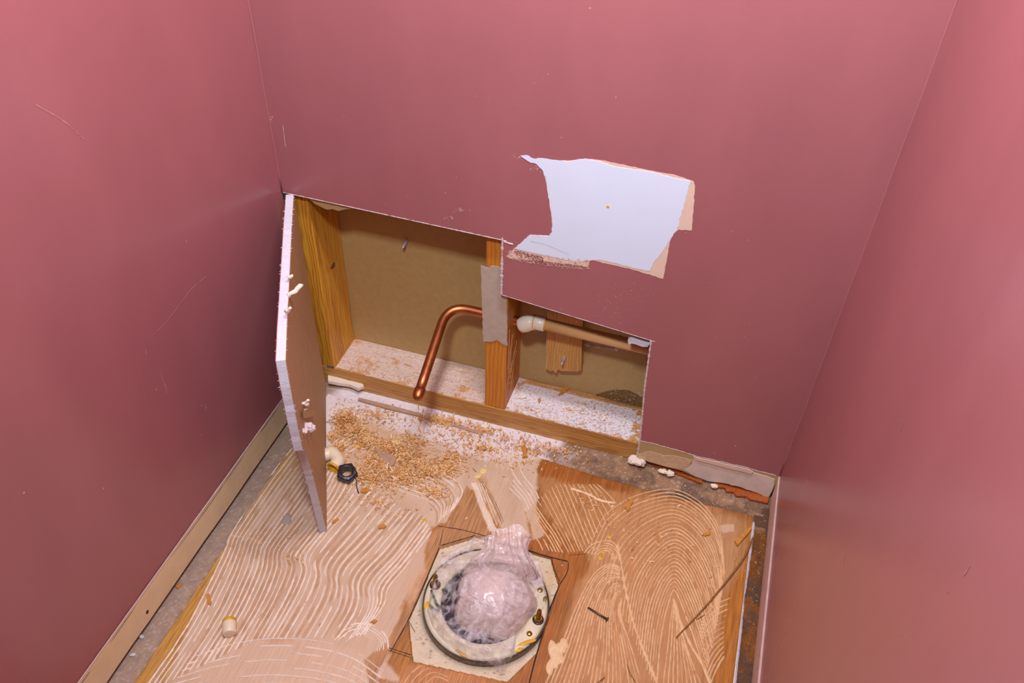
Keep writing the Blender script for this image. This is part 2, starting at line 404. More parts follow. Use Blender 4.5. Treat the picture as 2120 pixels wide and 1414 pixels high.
def flecks(n, fn, seed, y0=-.0012):
    r = random.Random(seed); V = []; F = []
    for i in range(n):
        px, py, sx, sy = fn(r); c = at(px, py, 'y', 0); k = 6; o = len(V)
        for j in range(k):
            a = 2*math.pi*j/k; q = r.uniform(.5, 1.1)
            V.append((c[0]+sx*q*math.cos(a), y0, c[2]+sy*q*math.sin(a)-sx*.25*math.cos(a)))
        F.append(list(range(o, o+k)))
    return V, F
def dry(r):
    t = r.random(); s = r.random()
    return 1052+t*168, 524+t*20-6+s*(16+18*t*(1.2-t)), r.uniform(.0008, .0030), r.uniform(.0003, .0008)
V, F = flecks(330, dry, 1); q_ = link('dry_brush_flecks', mesh('flk', V, F), [M['beige']], wall_b); q_['kind'] = 'stuff'
V, F = flecks(120, lambda r: (lambda t: (1066+t*60, 514+t*18+r.random()*12, r.uniform(.001, .0028), r.uniform(.0004, .0008)))(r.random()), 2, -.0016)
q_ = link('pink_brush_flecks', mesh('flk', V, F), [M['pink']], wall_b); q_['kind'] = 'stuff'
def misc(r):
    c = r.choice([(1075, 325, 14, 5), (1110, 345, 14, 10), (930, 450, 14, 4), (955, 435, 20, 6), (1060, 520, 10, 4), (1290, 620, 60, 40), (1265, 650, 100, 30), (700, 300, 120, 120), (1200, 200, 400, 120), (850, 390, 250, 60), (1500, 600, 150, 250), (560, 245, 5, 9)])
    small = c[2] < 30
    return r.gauss(c[0], c[2]*.5), r.gauss(c[1], c[3]*.5), r.uniform(.0005, .0014) if small else r.uniform(.0003, .0008), r.uniform(.0003, .001)
V, F = flecks(200, misc, 3, -.0003); q_ = link('wall_specks', mesh('flk', V, F), [M['beige']], wall_b); q_['kind'] = 'stuff'
lines = []
for i, (pp, wd) in enumerate([(([(586, 258), (589, 285), (592, 305)]), .0012), (([(1098, 498), (1130, 505), (1165, 520), (1180, 524)]), .0005), (([(1157, 639), (1165, 640)]), .001), (([(1305, 603), (1309, 600)]), .0015)]):
    lines.append(ribbon('', crom([tuple(q) for q in wl(pp)], 6), wd, WF(-.0004 if i != 1 else -.0014), 30+i, .0015, .0001))
V, F = gather(lines); q_ = link('scuff_marks', mesh('sc', V, F), [M['tape']], wall_b); q_['kind'] = 'stuff'
c0 = at(1259, 427, 'y', 0); 
link('yellow_spot', prism_me('ys', [(c0[0]+.0028*math.cos(a)*random.uniform(.6, 1.1), c0[2]+.0018*math.sin(a)) for a in np.linspace(0, 6, 9)], XZ(-.0014), .0008), [M['glue']], wall_b)

# side walls, front wall, ceiling
wl_ = link('wall_left', box_me('wall_left', (-T, YF, .062), (0, 0, H)), [M['pink_side']]); tag(wl_, kind='structure')
wr_ = link('wall_right', box_me('wall_right', (W, YF, .055), (W+T, 0, H)), [M['pink_side']]); tag(wr_, kind='structure')
ce_ = link('ceiling', box_me('ceiling', (-T, YF-T, H), (W+T, T, H+T)), [M['ceil']]); tag(ce_, kind='structure')
for wo, xx, sg_, marks in ((wl_, 0.0, 1, [([(308, 700), (345, 665), (395, 600), (440, 562)], .0012), ([(408, 885), (414, 875), (424, 855), (426, 835)], .004), ([(70, 215), (130, 250), (175, 290)], .0012), ([(330, 770), (342, 800), (345, 815)], .0016), ([(300, 720), (303, 735)], .0016), ([(155, 470), (158, 478)], .0012), ([(384, 494), (387, 504)], .004), ([(438, 212), (440, 216)], .003), ([(252, 1040), (254, 1044)], .0015)]),
        (wr_, W, -1, [([(1745, 1175), (1750, 1150)], .0014), ([(1960, 1230), (1990, 1200), (2010, 1170)], .001), ([(1860, 900), (1875, 860)], .001)])):
    ps_ = []
    for i, (g, wd) in enumerate(marks):
        q = [at(a, b, 'x', xx)[[1, 2]] for a, b in g]; ps_.append(ribbon('', crom(q, 6) if len(q) > 2 else q, wd, lambda a, b, d, xx=xx, sg_=sg_: (xx+sg_*(.0003+d), a, b), 60+i, .002, .0001, thr=.25 if len(q) > 2 else None, noise_w=.9))
    V, F = gather(ps_); q_ = link('scuff_marks', mesh('sc', V, F), [simple('rubbed_paint', srgb(184, 126, 128), .5)], wo); q_['kind'] = 'stuff'
# corner beads of filler where the walls meet
for nm, x, s in (('trim_1', .0005, 1), ('trim_2', W-.0005, -1)):
    zs = np.linspace((.4225 if s > 0 else .06), H-.01, 60)
    me = tube_me(nm, [(x+random.gauss(0, .0003), -.0005, z) for z in zs], [.0016]*60, 8); tag(link(nm, me, [M['pink']]), kind='structure')

def strip_wall(name, x0, x1, y0, y1, z0, z1, mat, seed, n=70):
    r = np.random.RandomState(seed); ys = np.linspace(y0, y1, n); V = []; F = []
    nz = np.convolve(r.randn(n+6), np.ones(4)/4, 'same')[:n]; nz2 = np.convolve(r.randn(n+6), np.ones(4)/4, 'same')[:n]
    for i, y in enumerate(ys):
        za = z0+nz[i]*.0012; zb = z1+nz2[i]*.0008
        V += [(x0, y, za), (x1, y, za), (x1, y, (za+zb)/2), (x1, y, zb-.001), (x0, y, zb)]
    for i in range(n-1):
        for k in range(4): F.append([5*i+k, 5*i+k+1, 5*i+5+k+1, 5*i+5+k])
        F.append([5*i+4, 5*i, 5*i+5, 5*i+9])
    F += [list(range(5)), [5*(n-1)+k for k in range(5)][::-1]]
    me = mesh(name, V, F); bm = bmesh.new(); bm.from_mesh(me); bmesh.ops.recalc_face_normals(bm, faces=bm.faces[:]); bm.to_mesh(me); bm.free()
    return link(name, me, [mat])
bl = strip_wall('baseboard_left', -T, .0012, YF, -.001, .0065, .0655, M['cream'], 1); tag(bl, kind='structure')
c = at(305, 1267, 'x', .0013)
link('nail_hole', prism_me('nh', [(c[1]+.0028*math.cos(a), c[2]+.0034*math.sin(a)) for a in np.linspace(0, 2*math.pi, 13)[:-1]], lambda a, b, d: (.0013+d, a, b), .0002), [M['dark']], bl)
yz = ribbon('', [(y, .0662) for y in np.linspace(YF+.6, -.002, 60)], .0022, lambda a, b, d: (.0016+d, a, b), 8, .0025, .0008, noise_w=.8)
q_ = link('ragged_paint_edge', mesh('rp', *yz), [M['fuzz']], bl); q_['kind'] = 'stuff'
yz = ribbon('', [(y, .0595+.0012*math.sin(y*22)) for y in np.linspace(YF+.6, -.1, 60)], .0009, lambda a, b, d: (.0016+d, a, b), 9, .003, .0001, thr=.3)
q_ = link('hairline_crack', mesh('rp', *yz), [M['dark']], bl); q_['kind'] = 'stuff'
br = strip_wall('baseboard_right', W+T, W-.0018, YF, -.001, .003, .0575, M['cream_pink'], 2); tag(br, kind='structure')
yz = ribbon('', [(y, .0578) for y in np.linspace(YF+.6, -.002, 60)], .002, lambda a, b, d: (W-.0022-d, a, b), 8, .0025, .0006, noise_w=.8)
q_ = link('ragged_paint_edge', mesh('rp', *yz), [M['fuzz']], br); q_['kind'] = 'stuff'

# ------------------------------------------------------------------ floor painting
FC = np.array([.4575, -.3440]); RO = .0935
def yedge(x): return np.interp(x, [0, .30, .36, .45, .57, .70, .86], [-.018, -.018, -.026, -.041, -.0505, -.052, -.046])
octa = fl([(910, 1132), (985, 1109), (1082, 1136), (1141, 1154), (1158, 1212), (1112, 1350), (1050, 1411), (854, 1368), (845, 1283)])
def c3(r, g, b): return np.array(srgb(r, g, b)[:3])
WOOD = c3(186, 126, 56); WOOD_D = c3(150, 90, 20); WOOD_G = c3(216, 168, 80); TRI = c3(194, 144, 96)
FILM_L = c3(222, 192, 162); FILM_T = c3(204, 148, 94); DUST = c3(238, 228, 228); GREY = c3(158, 122, 88)
def paint_floor(X, Y):
    n1 = vn(X, Y, .05, 1); n2 = vn(X, Y, .012, 2); ns = vn(X, Y*.12, .006, 3); n3 = vn(X, Y, .004, 4, 2)
    col = WOOD[None]*(.8+.4*ns[:, None]); al = np.zeros_like(X)
    def lay(poly, c, cov, soft=.006, amp=.012, nn=n2, z=None, alp=None):
        nonlocal col, al
        P = fl(poly) if z is None else poly
        sd = sdpoly(X, Y, P)+(nn-.5)*amp
        m = ss(sd, -soft/2, soft/2)*cov
        m = np.clip(m, 0, 1)
        col = col*(1-m[:, None])+np.asarray(c)[None]*m[:, None]; al = al*(1-m)+(cov if alp is None else alp)*m*1.0
    # right: orange bare wood darker, thin tan film over the fan
    lay([(1095, 945), (1300, 980), (1590, 1050), (1590, 1500), (1040, 1500), (1130, 1300), (1100, 1180)], WOOD_D, .5, .02, .03, n1, alp=0)
    lay([(1115, 985), (1230, 995), (1300, 1015), (1420, 1008), (1500, 1050), (1530, 1075), (1520, 1180), (1500, 1290), (1480, 1414), (1460, 1500), (1110, 1500), (1140, 1420), (1190, 1240), (1215, 1165), (1195, 1120), (1120, 1060)], FILM_T, .62, .012, .02, n1)
    lay([(1215, 1165), (1250, 1060), (1330, 1022), (1420, 1015), (1500, 1080), (1500, 1250), (1455, 1414), (1300, 1414), (1180, 1414), (1200, 1280)], FILM_T, .62, .02, .03, n1)
    lay([(1430, 1055), (1560, 1070), (1545, 1180), (1490, 1230)], c3(206, 160, 110), .5, .02, .02, n1)
    lay([(1491, 1088), (1518, 1086), (1520, 1100), (1495, 1104)], FILM_L, .75, .003, .006)
    lay([(1120, 1080), (1210, 1140), (1215, 1175), (1160, 1260), (1120, 1420), (1060, 1420), (1160, 1210), (1140, 1150), (1090, 1130)], c3(178, 108, 36), .85, .012, .01, alp=.05)
    lay([(1500, 1250), (1535, 1180), (1545, 1120), (1552, 1080), (1540, 1250), (1520, 1420), (1475, 1420)], c3(188, 120, 36), .85, .008, .01, alp=.05)
    lay([(1150, 955), (1220, 980), (1300, 998), (1300, 1020), (1190, 1000), (1120, 985), (1105, 960)], c3(178, 104, 34), .85, .012, .015, alp=.05)
    # left: pale film
    left = [(600, 890), (700, 800), (900, 850), (1100, 905), (1110, 940), (1112, 1010), (1090, 1060), (1100, 1110), (1040, 1100), (990, 1010), (958, 1020), (925, 1080), (895, 1092), (880, 1140), (880, 1170), (830, 1260), (830, 1300), (810, 1345), (800, 1370), (840, 1420), (840, 1500), (300, 1500), (440, 1190), (478, 1108), (560, 950)]
    lay(left, FILM_L, .86, .008, .008)
    # stripes between trowel teeth: bare bands left of the flap
    lay([(905, 975), (960, 990), (952, 1040), (900, 1090), (870, 1060), (840, 1020)], FILM_L, .8, .01, .01)
    # golden margin at left
    lay([(600, 885), (640, 925), (560, 1005), (480, 1110), (440, 1190), (380, 1310), (330, 1420), (200, 1500), (120, 1500)], WOOD_G, .75, .02, .02, n1, alp=.15)
    lay([(640, 905), (600, 890), (540, 960), (600, 1000), (660, 950)], c3(206, 160, 96), .5, .02, .02, n1, alp=.3)
    # bottom-left pinkish
    lay([(420, 1350), (520, 1322), (620, 1322), (730, 1345), (790, 1380), (830, 1500), (300, 1500)], c3(226, 192, 160), .7, .012, .01)
    # bare triangle and margin round the cut-out
    lay([(967, 1005), (1030, 1100), (985, 1112), (905, 1140), (845, 1290), (800, 1360), (775, 1400), (830, 1412), (1040, 1500), (780, 1500), (755, 1365), (800, 1330), (842, 1250), (880, 1180), (888, 1120), (900, 1095), (925, 1088), (950, 1045)], TRI, .95, .004, .005, alp=.1)
    lay([(845, 1375), (1000, 1400), (1040, 1500), (830, 1500), (820, 1420)], c3(206, 140, 84), .9, .006, .006, alp=.1)
    lay([(985, 985), (1003, 985), (1040, 1075), (1018, 1080)], c3(214, 166, 112), .7, .006, .004, alp=.2)
    lay([(1108, 925), (1120, 950), (1105, 1000), (1112, 1010), (1108, 1060), (1128, 1110), (1105, 1118), (1085, 1050), (1060, 990)], FILM_L, .85, .004, .01)
    lay([(975, 1000), (985, 1000), (1030, 1100), (1012, 1100)], c3(246, 224, 200), .85, .003, .004)
    # bare smears at left of the cut-out
    lay([(845, 1195), (880, 1180), (850, 1260), (832, 1240)], c3(222, 178, 140), .7, .012, .015)
    lay([(560, 1310), (600, 1300), (610, 1330), (560, 1340)], c3(206, 156, 116), .6, .015, .015)
    for px, py, r in ((660, 1210, 60), (560, 1230, 60), (720, 1300, 50), (530, 1140, 45), (780, 1220, 40)):
        q = at(px, py); d = np.hypot(X-q[0], (Y-q[1])*.5)/(r*.0007)
        m = np.clip(1-d, 0, 1)*ss(n1, .4, .6)*.5; col = col*(1-m[:, None])+c3(206, 160, 124)*m[:, None]
    # white plaster dust along the plate
    dpoly = fl([(640, 790), (760, 800), (1100, 890), (1180, 925), (1110, 945), (1060, 950), (960, 940), (860, 905), (760, 865), (690, 870), (690, 1000), (650, 960)])
    sd = sdpoly(X, Y, dpoly)+(n2-.5)*.03; m = ss(sd, -.012, .01)*(.75+.25*n3)
    col = col*(1-m[:, None])+DUST*m[:, None]; al = np.maximum(al, m*.95)
    # shading of sawdust powder in the dust
    q = at(800, 930); d = np.hypot((X-q[0])/.13, (Y-q[1]+.1*(X-q[0]))/.06); m = np.clip(1-d, 0, 1)**.6*ss(n2, .3, .62)*.55
    col = col*(1-m[:, None])+c3(214, 164, 104)*m[:, None]
    m = ss(n3, .72, .8)*ss(Y, -.25, -.02)*ss(.5-X, 0, .1)*.35; col = col*(1-m[:, None])+c3(190, 130, 70)*m[:, None]
    # overall grime
    m = ss(n1, .55, .8)*.12; col = col*(1-m[:, None])+c3(150, 100, 60)*m[:, None]
    # darker brown beside the back gap on the right
    m = ss(Y, yedge(X)-.03, yedge(X)-.002)*ss(X, .47, .55)*.6*ss(n2, .2, .7); col = col*(1-m[:, None])+c3(150, 92, 34)*m[:, None]; al *= 1-m
    return col, np.clip(al, 0, 1)
def paint_sub(X, Y):
    n1 = vn(X, Y, .03, 21); n2 = vn(X, Y, .008, 22); n3 = vn(X, Y, .0025, 23, 2)
    col = GREY[None]*(.55+.8*n2[:, None]); al = np.full_like(X, .75)
    m = ss(.5-X-(n1-.5)*.12, -.03, .05)*ss(Y, -.14, -.09)*ss(X, .02, .06); col = col*(1-m[:, None])+DUST*m[:, None]
    m = ss(n3, .68, .8)*.35; col = col*(1-m[:, None])+DUST*m[:, None]
    m = ss(n1, .5, .62)*ss(X, .5, .6)*.6; col = col*(1-m[:, None])+c3(96, 72, 56)*m[:, None]
    m = ss(X, .826, .832)*ss(-Y, .06, .08); c = WOOD_D*(.25+.9*vn(X, Y*.3, .008, 25)[:, None]); col = col*(1-m[:, None])+c*m[:, None]; al *= 1-m*.8
    q = ss(vn(X, Y, .02, 26), .52, .6)*ss(X, .826, .832); col = col*(1-q[:, None])+c3(96, 66, 42)*q[:, None]
    m = ss(.03-X, -.004, .004)*.35; col = col*(1-m[:, None])+c3(190, 178, 170)*m[:, None]
    # old vinyl inside the cut-out
    sd = sdpoly(X, Y, octa); m = ss(sd, -.012, -.008); v = c3(226, 208, 176)*(.86+.22*n2[:, None]); col = col*(1-m[:, None])+v*m[:, None]
    k = ss(n3, .76, .84)*m*.7; col = col*(1-k[:, None])+c3(132, 100, 66)*k[:, None]
    k = m*ss(X, .50, .56)*ss(n1, .45, .6)*.55; col = col*(1-k[:, None])+c3(206, 162, 84)*k[:, None]
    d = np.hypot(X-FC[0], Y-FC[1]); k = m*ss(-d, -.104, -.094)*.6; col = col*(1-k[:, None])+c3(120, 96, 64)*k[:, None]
    return col, np.clip(al, 0, 1)
def grid_me(name, x0, x1, y0, y1, res, z, paintf, keep, edge_z=None, bumpz=None):
    nx = int((x1-x0)/res)+1; ny = int((y1-y0)/res)+1
    gx = np.linspace(x0, x1, nx); gy = np.linspace(y0, y1, ny); X, Y = np.meshgrid(gx, gy, indexing='ij'); X = X.ravel(); Y = Y.ravel()
    k = keep(X, Y); idx = np.arange(nx*ny).reshape(nx, ny)
    Q = np.stack([idx[:-1, :-1], idx[1:, :-1], idx[1:, 1:], idx[:-1, 1:]], -1).reshape(-1, 4)
    kk = k[Q]; Q = Q[kk.any(1)] if edge_z is not None else Q[kk.all(1)]
    Z = np.full(X.shape, z, float)
    if bumpz is not None: Z = Z+bumpz(X, Y)
    if edge_z is not None: Z = np.where(k, Z, edge_z)
    used = np.zeros(len(X), bool); used[Q.ravel()] = True; mp = np.cumsum(used)-1; Q = mp[Q]; X = X[used]; Y = Y[used]; Z = Z[used]
    me = fast_mesh(name, np.column_stack([X, Y, Z]), Q, True)
    c, a = paintf(X, Y); at_ = me.color_attributes.new('col', 'FLOAT_COLOR', 'POINT')
    at_.data.foreach_set('color', np.column_stack([c, a]).astype(np.float32).ravel()); return me
YB = -.86
hole_r = .071
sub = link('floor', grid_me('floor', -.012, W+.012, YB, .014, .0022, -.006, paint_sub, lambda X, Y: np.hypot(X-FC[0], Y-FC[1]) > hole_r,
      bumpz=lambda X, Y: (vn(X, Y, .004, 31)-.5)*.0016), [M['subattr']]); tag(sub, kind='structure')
fr = link('floor_front', box_me('floor_front', (-T, YF, -.03), (W+T, YB, -.001)), [M['darkwood']]); fr.name = 'floor.001'; tag(fr, kind='structure')
panel = link('plywood_panel', grid_me('plywood_panel', .030, .8305, YB, -.012, .0014, 0, paint_floor,
      lambda X, Y: (X > .033) & (X < .829) & (Y < yedge(X)) & (sdpoly(X, Y, octa) < 0), edge_z=-.0055,
      bumpz=lambda X, Y: (vn(X, Y, .02, 32)-.5)*.0006), [M['floorattr']], sub)

# ---- trowel ridges
def family(guides, n, step=.0022, sub_=8):
    """lines lofted between guide curves given as photo points on the floor plane"""
    G = [crom(fl(g), sub_) for g in guides]; out = []
    for gi in range(len(G)-1):
        k = n[gi]
        for j in range(k):
            t = j/k; out.append(G[gi]*(1-t)+G[gi+1]*t)
    out.append(G[-1]); return out
F1 = [[(625, 905), (575, 965), (525, 1035), (478, 1108), (468, 1135), (440, 1195), (380, 1310), (290, 1440)],
      [(712, 985), (690, 1030), (648, 1090), (608, 1138), (600, 1156), (604, 1178), (582, 1235), (532, 1325)],
      [(760, 1000), (733, 1038), (690, 1090), (650, 1140), (640, 1162), (643, 1188), (622, 1240), (574, 1322)],
      [(830, 1050), (800, 1085), (760, 1130), (722, 1170), (708, 1198), (708, 1226), (698, 1262), (664, 1322)],
      [(880, 1068), (850, 1108), (818, 1150), (780, 1190), (764, 1218), (765, 1246), (754, 1278), (722, 1322)],
      [(893, 1100), (868, 1135), (842, 1170), (812, 1205), (800, 1226), (796, 1248), (780, 1275), (752, 1316)]]
ridg_l = family(F1, [15, 4, 6, 5, 4])
F2 = [[(395, 1362), (480, 1334), (570, 1322), (660, 1328), (730, 1348), (795, 1392)],
      [(300, 1490), (420, 1470), (540, 1462), (640, 1470), (720, 1490), (760, 1510)]]
F3 = [[(683, 1325), (710, 1300), (745, 1290), (780, 1300), (800, 1320), (804, 1345)], [(722, 1332), (738, 1320), (755, 1316), (770, 1324), (780, 1336), (781, 1350)]]
F4 = [[(890, 975), (925, 985), (948, 1000), (957, 1020), (945, 1042), (938, 1056)], [(780, 1000), (835, 1018), (880, 1034), (903, 1052), (908, 1072), (903, 1086)]]
F5 = [[(1024, 930), (1027, 955), (1036, 985), (1055, 1010), (1078, 1035), (1090, 1060)], [(1072, 945), (1076, 965), (1085, 985), (1100, 1005), (1110, 1020), (1116, 1034)]]
F6b = [[(985, 1000), (1000, 1040), (1018, 1090)], [(1001, 1000), (1020, 1050), (1036, 1090)]]
F6c = [[(682, 925), (702, 908), (730, 890)], [(690, 960), (725, 935), (770, 905)]]
ridg_l2 = family(F2, [9])+family(F3, [5])+family(F4, [7])+family(F5, [5])+family(F6b, [3])+family(F6c, [5])
F6 = [[(1098, 1098), (1108, 1112), (1118, 1126), (1124, 1140)], [(1104, 1040), (1128, 1075), (1152, 1110), (1172, 1146)],
      [(1150, 1002), (1168, 1045), (1188, 1095), (1208, 1142)], [(1196, 1002), (1212, 1035), (1224, 1070), (1238, 1105)],
      [(1235, 1002), (1252, 1016), (1265, 1030), (1276, 1044)]]
F7 = [[(1219, 1138), (1233, 1102), (1256, 1064), (1312, 1028), (1388, 1013), (1443, 1035), (1478, 1073), (1494, 1117), (1500, 1190)],
      [(1296, 1290), (1302, 1240), (1316, 1190), (1352, 1138), (1397, 1110), (1436, 1138), (1464, 1190), (1478, 1240), (1486, 1290)],
      [(1358, 1430), (1366, 1340), (1376, 1280), (1388, 1236), (1396, 1221), (1405, 1238), (1420, 1275), (1440, 1330), (1462, 1400)]]
F8 = [[(1120, 1440), (1165, 1330), (1196, 1250), (1228, 1192), (1260, 1168), (1284, 1174)],
      [(1335, 1440), (1318, 1380), (1300, 1320), (1288, 1285), (1286, 1262), (1290, 1252)]]
F8b = [[(1209, 1146), (1225, 1128), (1247, 1120), (1270, 1124), (1282, 1145), (1286, 1160)], [(1235, 1150), (1243, 1143), (1252, 1140), (1262, 1143), (1268, 1152), (1270, 1163)]]
F9 = [[(1448, 1300), (1462, 1272), (1486, 1250), (1512, 1238)], [(1452, 1350), (1464, 1328), (1482, 1308), (1500, 1298)], [(1470, 1420), (1480, 1394), (1490, 1374), (1500, 1358)]]
F10 = [[(830, 1430), (850, 1395), (885, 1374), (925, 1385)], [(880, 1440), (895, 1420), (910, 1412), (930, 1420)]]
F12 = [[(1325, 1440), (1350, 1440), (1365, 1436), (1380, 1440)], [(1300, 1440), (1310, 1440), (1320, 1440), (1330, 1440)]]
ridg_r = family(F6, [7, 6, 5, 5])+family(F7, [13, 14])+family(F8, [22])+family(F8b, [4])+family(F9, [5, 6])+family(F10, [4])+family([[(1372, 1430), (1382, 1340), (1391, 1268), (1396, 1240)], [(1456, 1430), (1438, 1385), (1418, 1330), (1402, 1268)]], [8])
def ridge_obj(lines, mat, wd, h, thr, seed, z=.0004):
    ps = []
    for i, L in enumerate(lines):
        L = L[(L[:, 1] < -.02)]
        if len(L) < 3: continue
        P, s = resamp(L, .004); k = len(P); r = np.random.RandomState(seed+i)
        P = P+np.column_stack([np.convolve(r.randn(k+8), np.ones(7)/7, 'same')[:k], np.convolve(r.randn(k+8), np.ones(7)/7, 'same')[:k]])*.0006
        P = P[sdpoly(P[:, 0], P[:, 1], octa) < -.002] if True else P
        if len(P) < 3: continue
        ps.append(ribbon('', P, wd*r.uniform(.75, 1.25), FLR(z), seed+i, .0022, h, thr=thr, noise_w=.35))
    V, F = gather(ps); o = link('adhesive_ridges', mesh('adhesive_ridges', V, F), [mat], panel); o['kind'] = 'stuff'; return o
ridge_obj(ridg_l, M['ridge_w'], .0026, .0013, .12, 100)
ridge_obj(ridg_l2, M['ridge_w'], .0022, .0011, .28, 300)
ridge_obj(ridg_r, M['ridge_t'], .0019, .0010, .14, 500)
# furrows scraped nearly clean between the left ridges
fur = []
for i in range(len(ridg_l)-1):
    mid = (ridg_l[i]*.5+ridg_l[i+1]*.5); r = np.random.RandomState(900+i)
    P, s = resamp(mid, .004); P = P[sdpoly(P[:, 0], P[:, 1], octa) < -.004]
    if len(P) > 3: fur.append(ribbon('', P, .0040, FLR(.0005), 900+i, .004, .00002, thr=.42, noise_w=.4))
for i, L in enumerate(family(F4, [7])):
    fur.append(ribbon('', L-.0016, .0026, FLR(.0005), 950+i, .004, .00002, thr=.3, noise_w=.4))
V, F = gather(fur); o = link('bare_furrows', mesh('bare_furrows', V, F), [simple('thin_film', srgb(200, 156, 116), .6, var=.14, scale=60)], panel); o['kind'] = 'stuff'
# heavy seams where two sweeps meet
sm = [ribbon('', crom(fl(g), 8), wd, FLR(.0004), 70+i, .003, .0014, noise_w=.5) for i, (g, wd) in enumerate([
    ([(1278, 1125), (1286, 1165), (1296, 1225), (1312, 1290), (1332, 1345), (1365, 1425)], .0034),
    ([(1394, 1238), (1408, 1285), (1430, 1335), (1452, 1372), (1475, 1425)], .0042),
    ([(1180, 1010), (1215, 1022), (1245, 1036), (1275, 1042)], .005),
    ([(478, 1108), (500, 1112), (530, 1118), (560, 1135)], .002)])]
V, F = gather(sm); o = link('adhesive_seams', mesh('adhesive_seams', V, F), [M['ridge_t']], panel); o['kind'] = 'stuff'
# overcut saw lines, each its own piece
for i, (g, wd) in enumerate([([(905, 1089), (960, 1098), (1015, 1113)], .0009), ([(918, 1094), (910, 1132)], .0009), ([(912, 1130), (986, 1108)], .0012), ([(910, 1132), (880, 1205), (845, 1284), (809, 1349)], .0011),
        ([(848, 1286), (806, 1352)], .0006), ([(801, 1340), (853, 1357)], .0008), ([(803, 1346), (852, 1362)], .0006), ([(1078, 1135), (1141, 1154), (1177, 1163)], .0018), ([(1142, 1152), (1146, 1175), (1160, 1207)], .0010),
        ([(1177, 1163), (1174, 1185), (1158, 1212)], .0012), ([(1158, 1212), (1136, 1267), (1126, 1305), (1108, 1365), (1093, 1425)], .0019), ([(845, 1284), (860, 1310)], .0008),
        ([(990, 990), (1018, 1035), (1040, 1086)], .0006), ([(994, 990), (1022, 1034), (1043, 1082)], .0005), ([(1175, 1150), (1200, 1148), (1216, 1146)], .0004)]):
    v, f = ribbon('', fl(g) if len(g) < 3 else crom(fl(g), 6), wd, FLR(.0007), 40+i, .003, .0001, noise_w=.4)
    link('saw_cut', mesh('saw_cut', v, f), [M['saw']], panel)
# spilled blobs and flakes lying on the plywood
def blob_me(name, c, rx, ry, h, seed, rot=0, k=18, flat=.6):
    r = np.random.RandomState(seed); V = [(c[0], c[1], c[2]+h)]; rr = 1+.18*np.convolve(r.randn(k+4), np.ones(2)/2, 'same')[:k]
    for lv, (s, z) in enumerate(((flat, h*.95), (.92, h*.5), (1.0, 0))):
        for j in range(k):
            a = 2*math.pi*j/k; x = rx*s*rr[j]*math.cos(a); y = ry*s*rr[j]*math.sin(a)
            V.append((c[0]+x*math.cos(rot)-y*math.sin(rot), c[1]+x*math.sin(rot)+y*math.cos(rot), c[2]+z))
    F = [[0, 1+j, 1+(j+1) % k] for j in range(k)]
    for lv in range(2):
        for j in range(k): F.append([1+lv*k+j, 1+(lv+1)*k+j, 1+(lv+1)*k+(j+1) % k, 1+lv*k+(j+1) % k])
    return mesh(name, V, F, True)
for i, (px, py, rx, ry, rot, mt) in enumerate([(1150, 1352, .011, .020, .3, 'cream'), (1165, 1338, .008, .012, .2, 'cream'), (1140, 1380, .006, .013, .2, 'cream')]):
    link('spilled_adhesive', blob_me('spill', at(px, py), rx, ry, .0012, 60+i, rot), [simple('cream_adhesive', srgb(232, 196, 146), .5)], panel)
for i, (px, py, rx, ry) in enumerate([(740, 922, .011, .006), (805, 932, .012, .004), (815, 918, .014, .006), (845, 938, .009, .0035), (838, 970, .005, .004), (878, 1077, .003, .005), (1248, 1143, .0035, .003), (1243, 1155, .005, .003), (1262, 1111, .004, .003), (1000, 975, .008, .006), (990, 985, .006, .005)]):
    link('yellow_glue_drip', blob_me('drip', at(px, py), rx, ry, .0012, 80+i, .4*i), [M['glue'] if i < 9 and i != 2 else simple('pale_glue', srgb(232, 206, 130), .5)], panel)
cb = ribbon('', fl([(1561, 1078), (1551, 1150), (1547, 1190), (1540, 1225), (1534, 1290), (1519, 1425)], -.002), .0055, FLR(-.0035), 66, .004, .0025, noise_w=.35)
link('caulk_bead', mesh('caulk_bead', *cb), [M['caulk']], sub)
tag(sub, kind='structure')

# ------------------------------------------------------------------ wall framing (behind the opening)
back = link('wall_cavity', box_me('wall_cavity', (-.05, .1015, -.006), (W+.05, .1015+T, .62)), [M['kraft2']]); tag(back, kind='structure')
# hanging paper crumbs / slit of a cut-out in the far board
slit = []
for g, wd in (([(1098, 684), (1110, 682), (1125, 690)], .004), ([(1206, 712), (1225, 717), (1250, 721), (1280, 724)], .0055), ([(1280, 724), (1284, 716)], .003)):
    slit.append(ribbon('', [tuple(q) for q in wl(g, .1)], wd, lambda a, b, d: (a, .1012-d, b), 3, .002, .002, noise_w=.9))
V, F = gather(slit); q_ = link('broken_board_edge', mesh('bb', V, F), [M['white']], back); q_['kind'] = 'stuff'
v, f = ribbon('', [tuple(q) for q in wl([(1284, 694), (1285, 702), (1283, 718)], .1)], .004, lambda a, b, d: (a, .1010-d, b), 5, .002, .0002, noise_w=.9)
link('open_slit', mesh('slit', v, f), [M['dark']], back)
patch_pts = [tuple(q) for q in wl([(1230, 820), (1250, 812), (1275, 806), (1300, 808), (1330, 822), (1332, 852), (1280, 835), (1245, 828)], .1012)]
link('brown_patch', prism_me('st', rough(patch_pts, .0008, .004, 8), XZ(.1012), .0004), [simple('mottled_brown', srgb(128, 98, 52), .7, var=.3, scale=300)], back)  # darker brown patch low on the far board, just above the plate
V = []; F = []; r = random.Random(4)
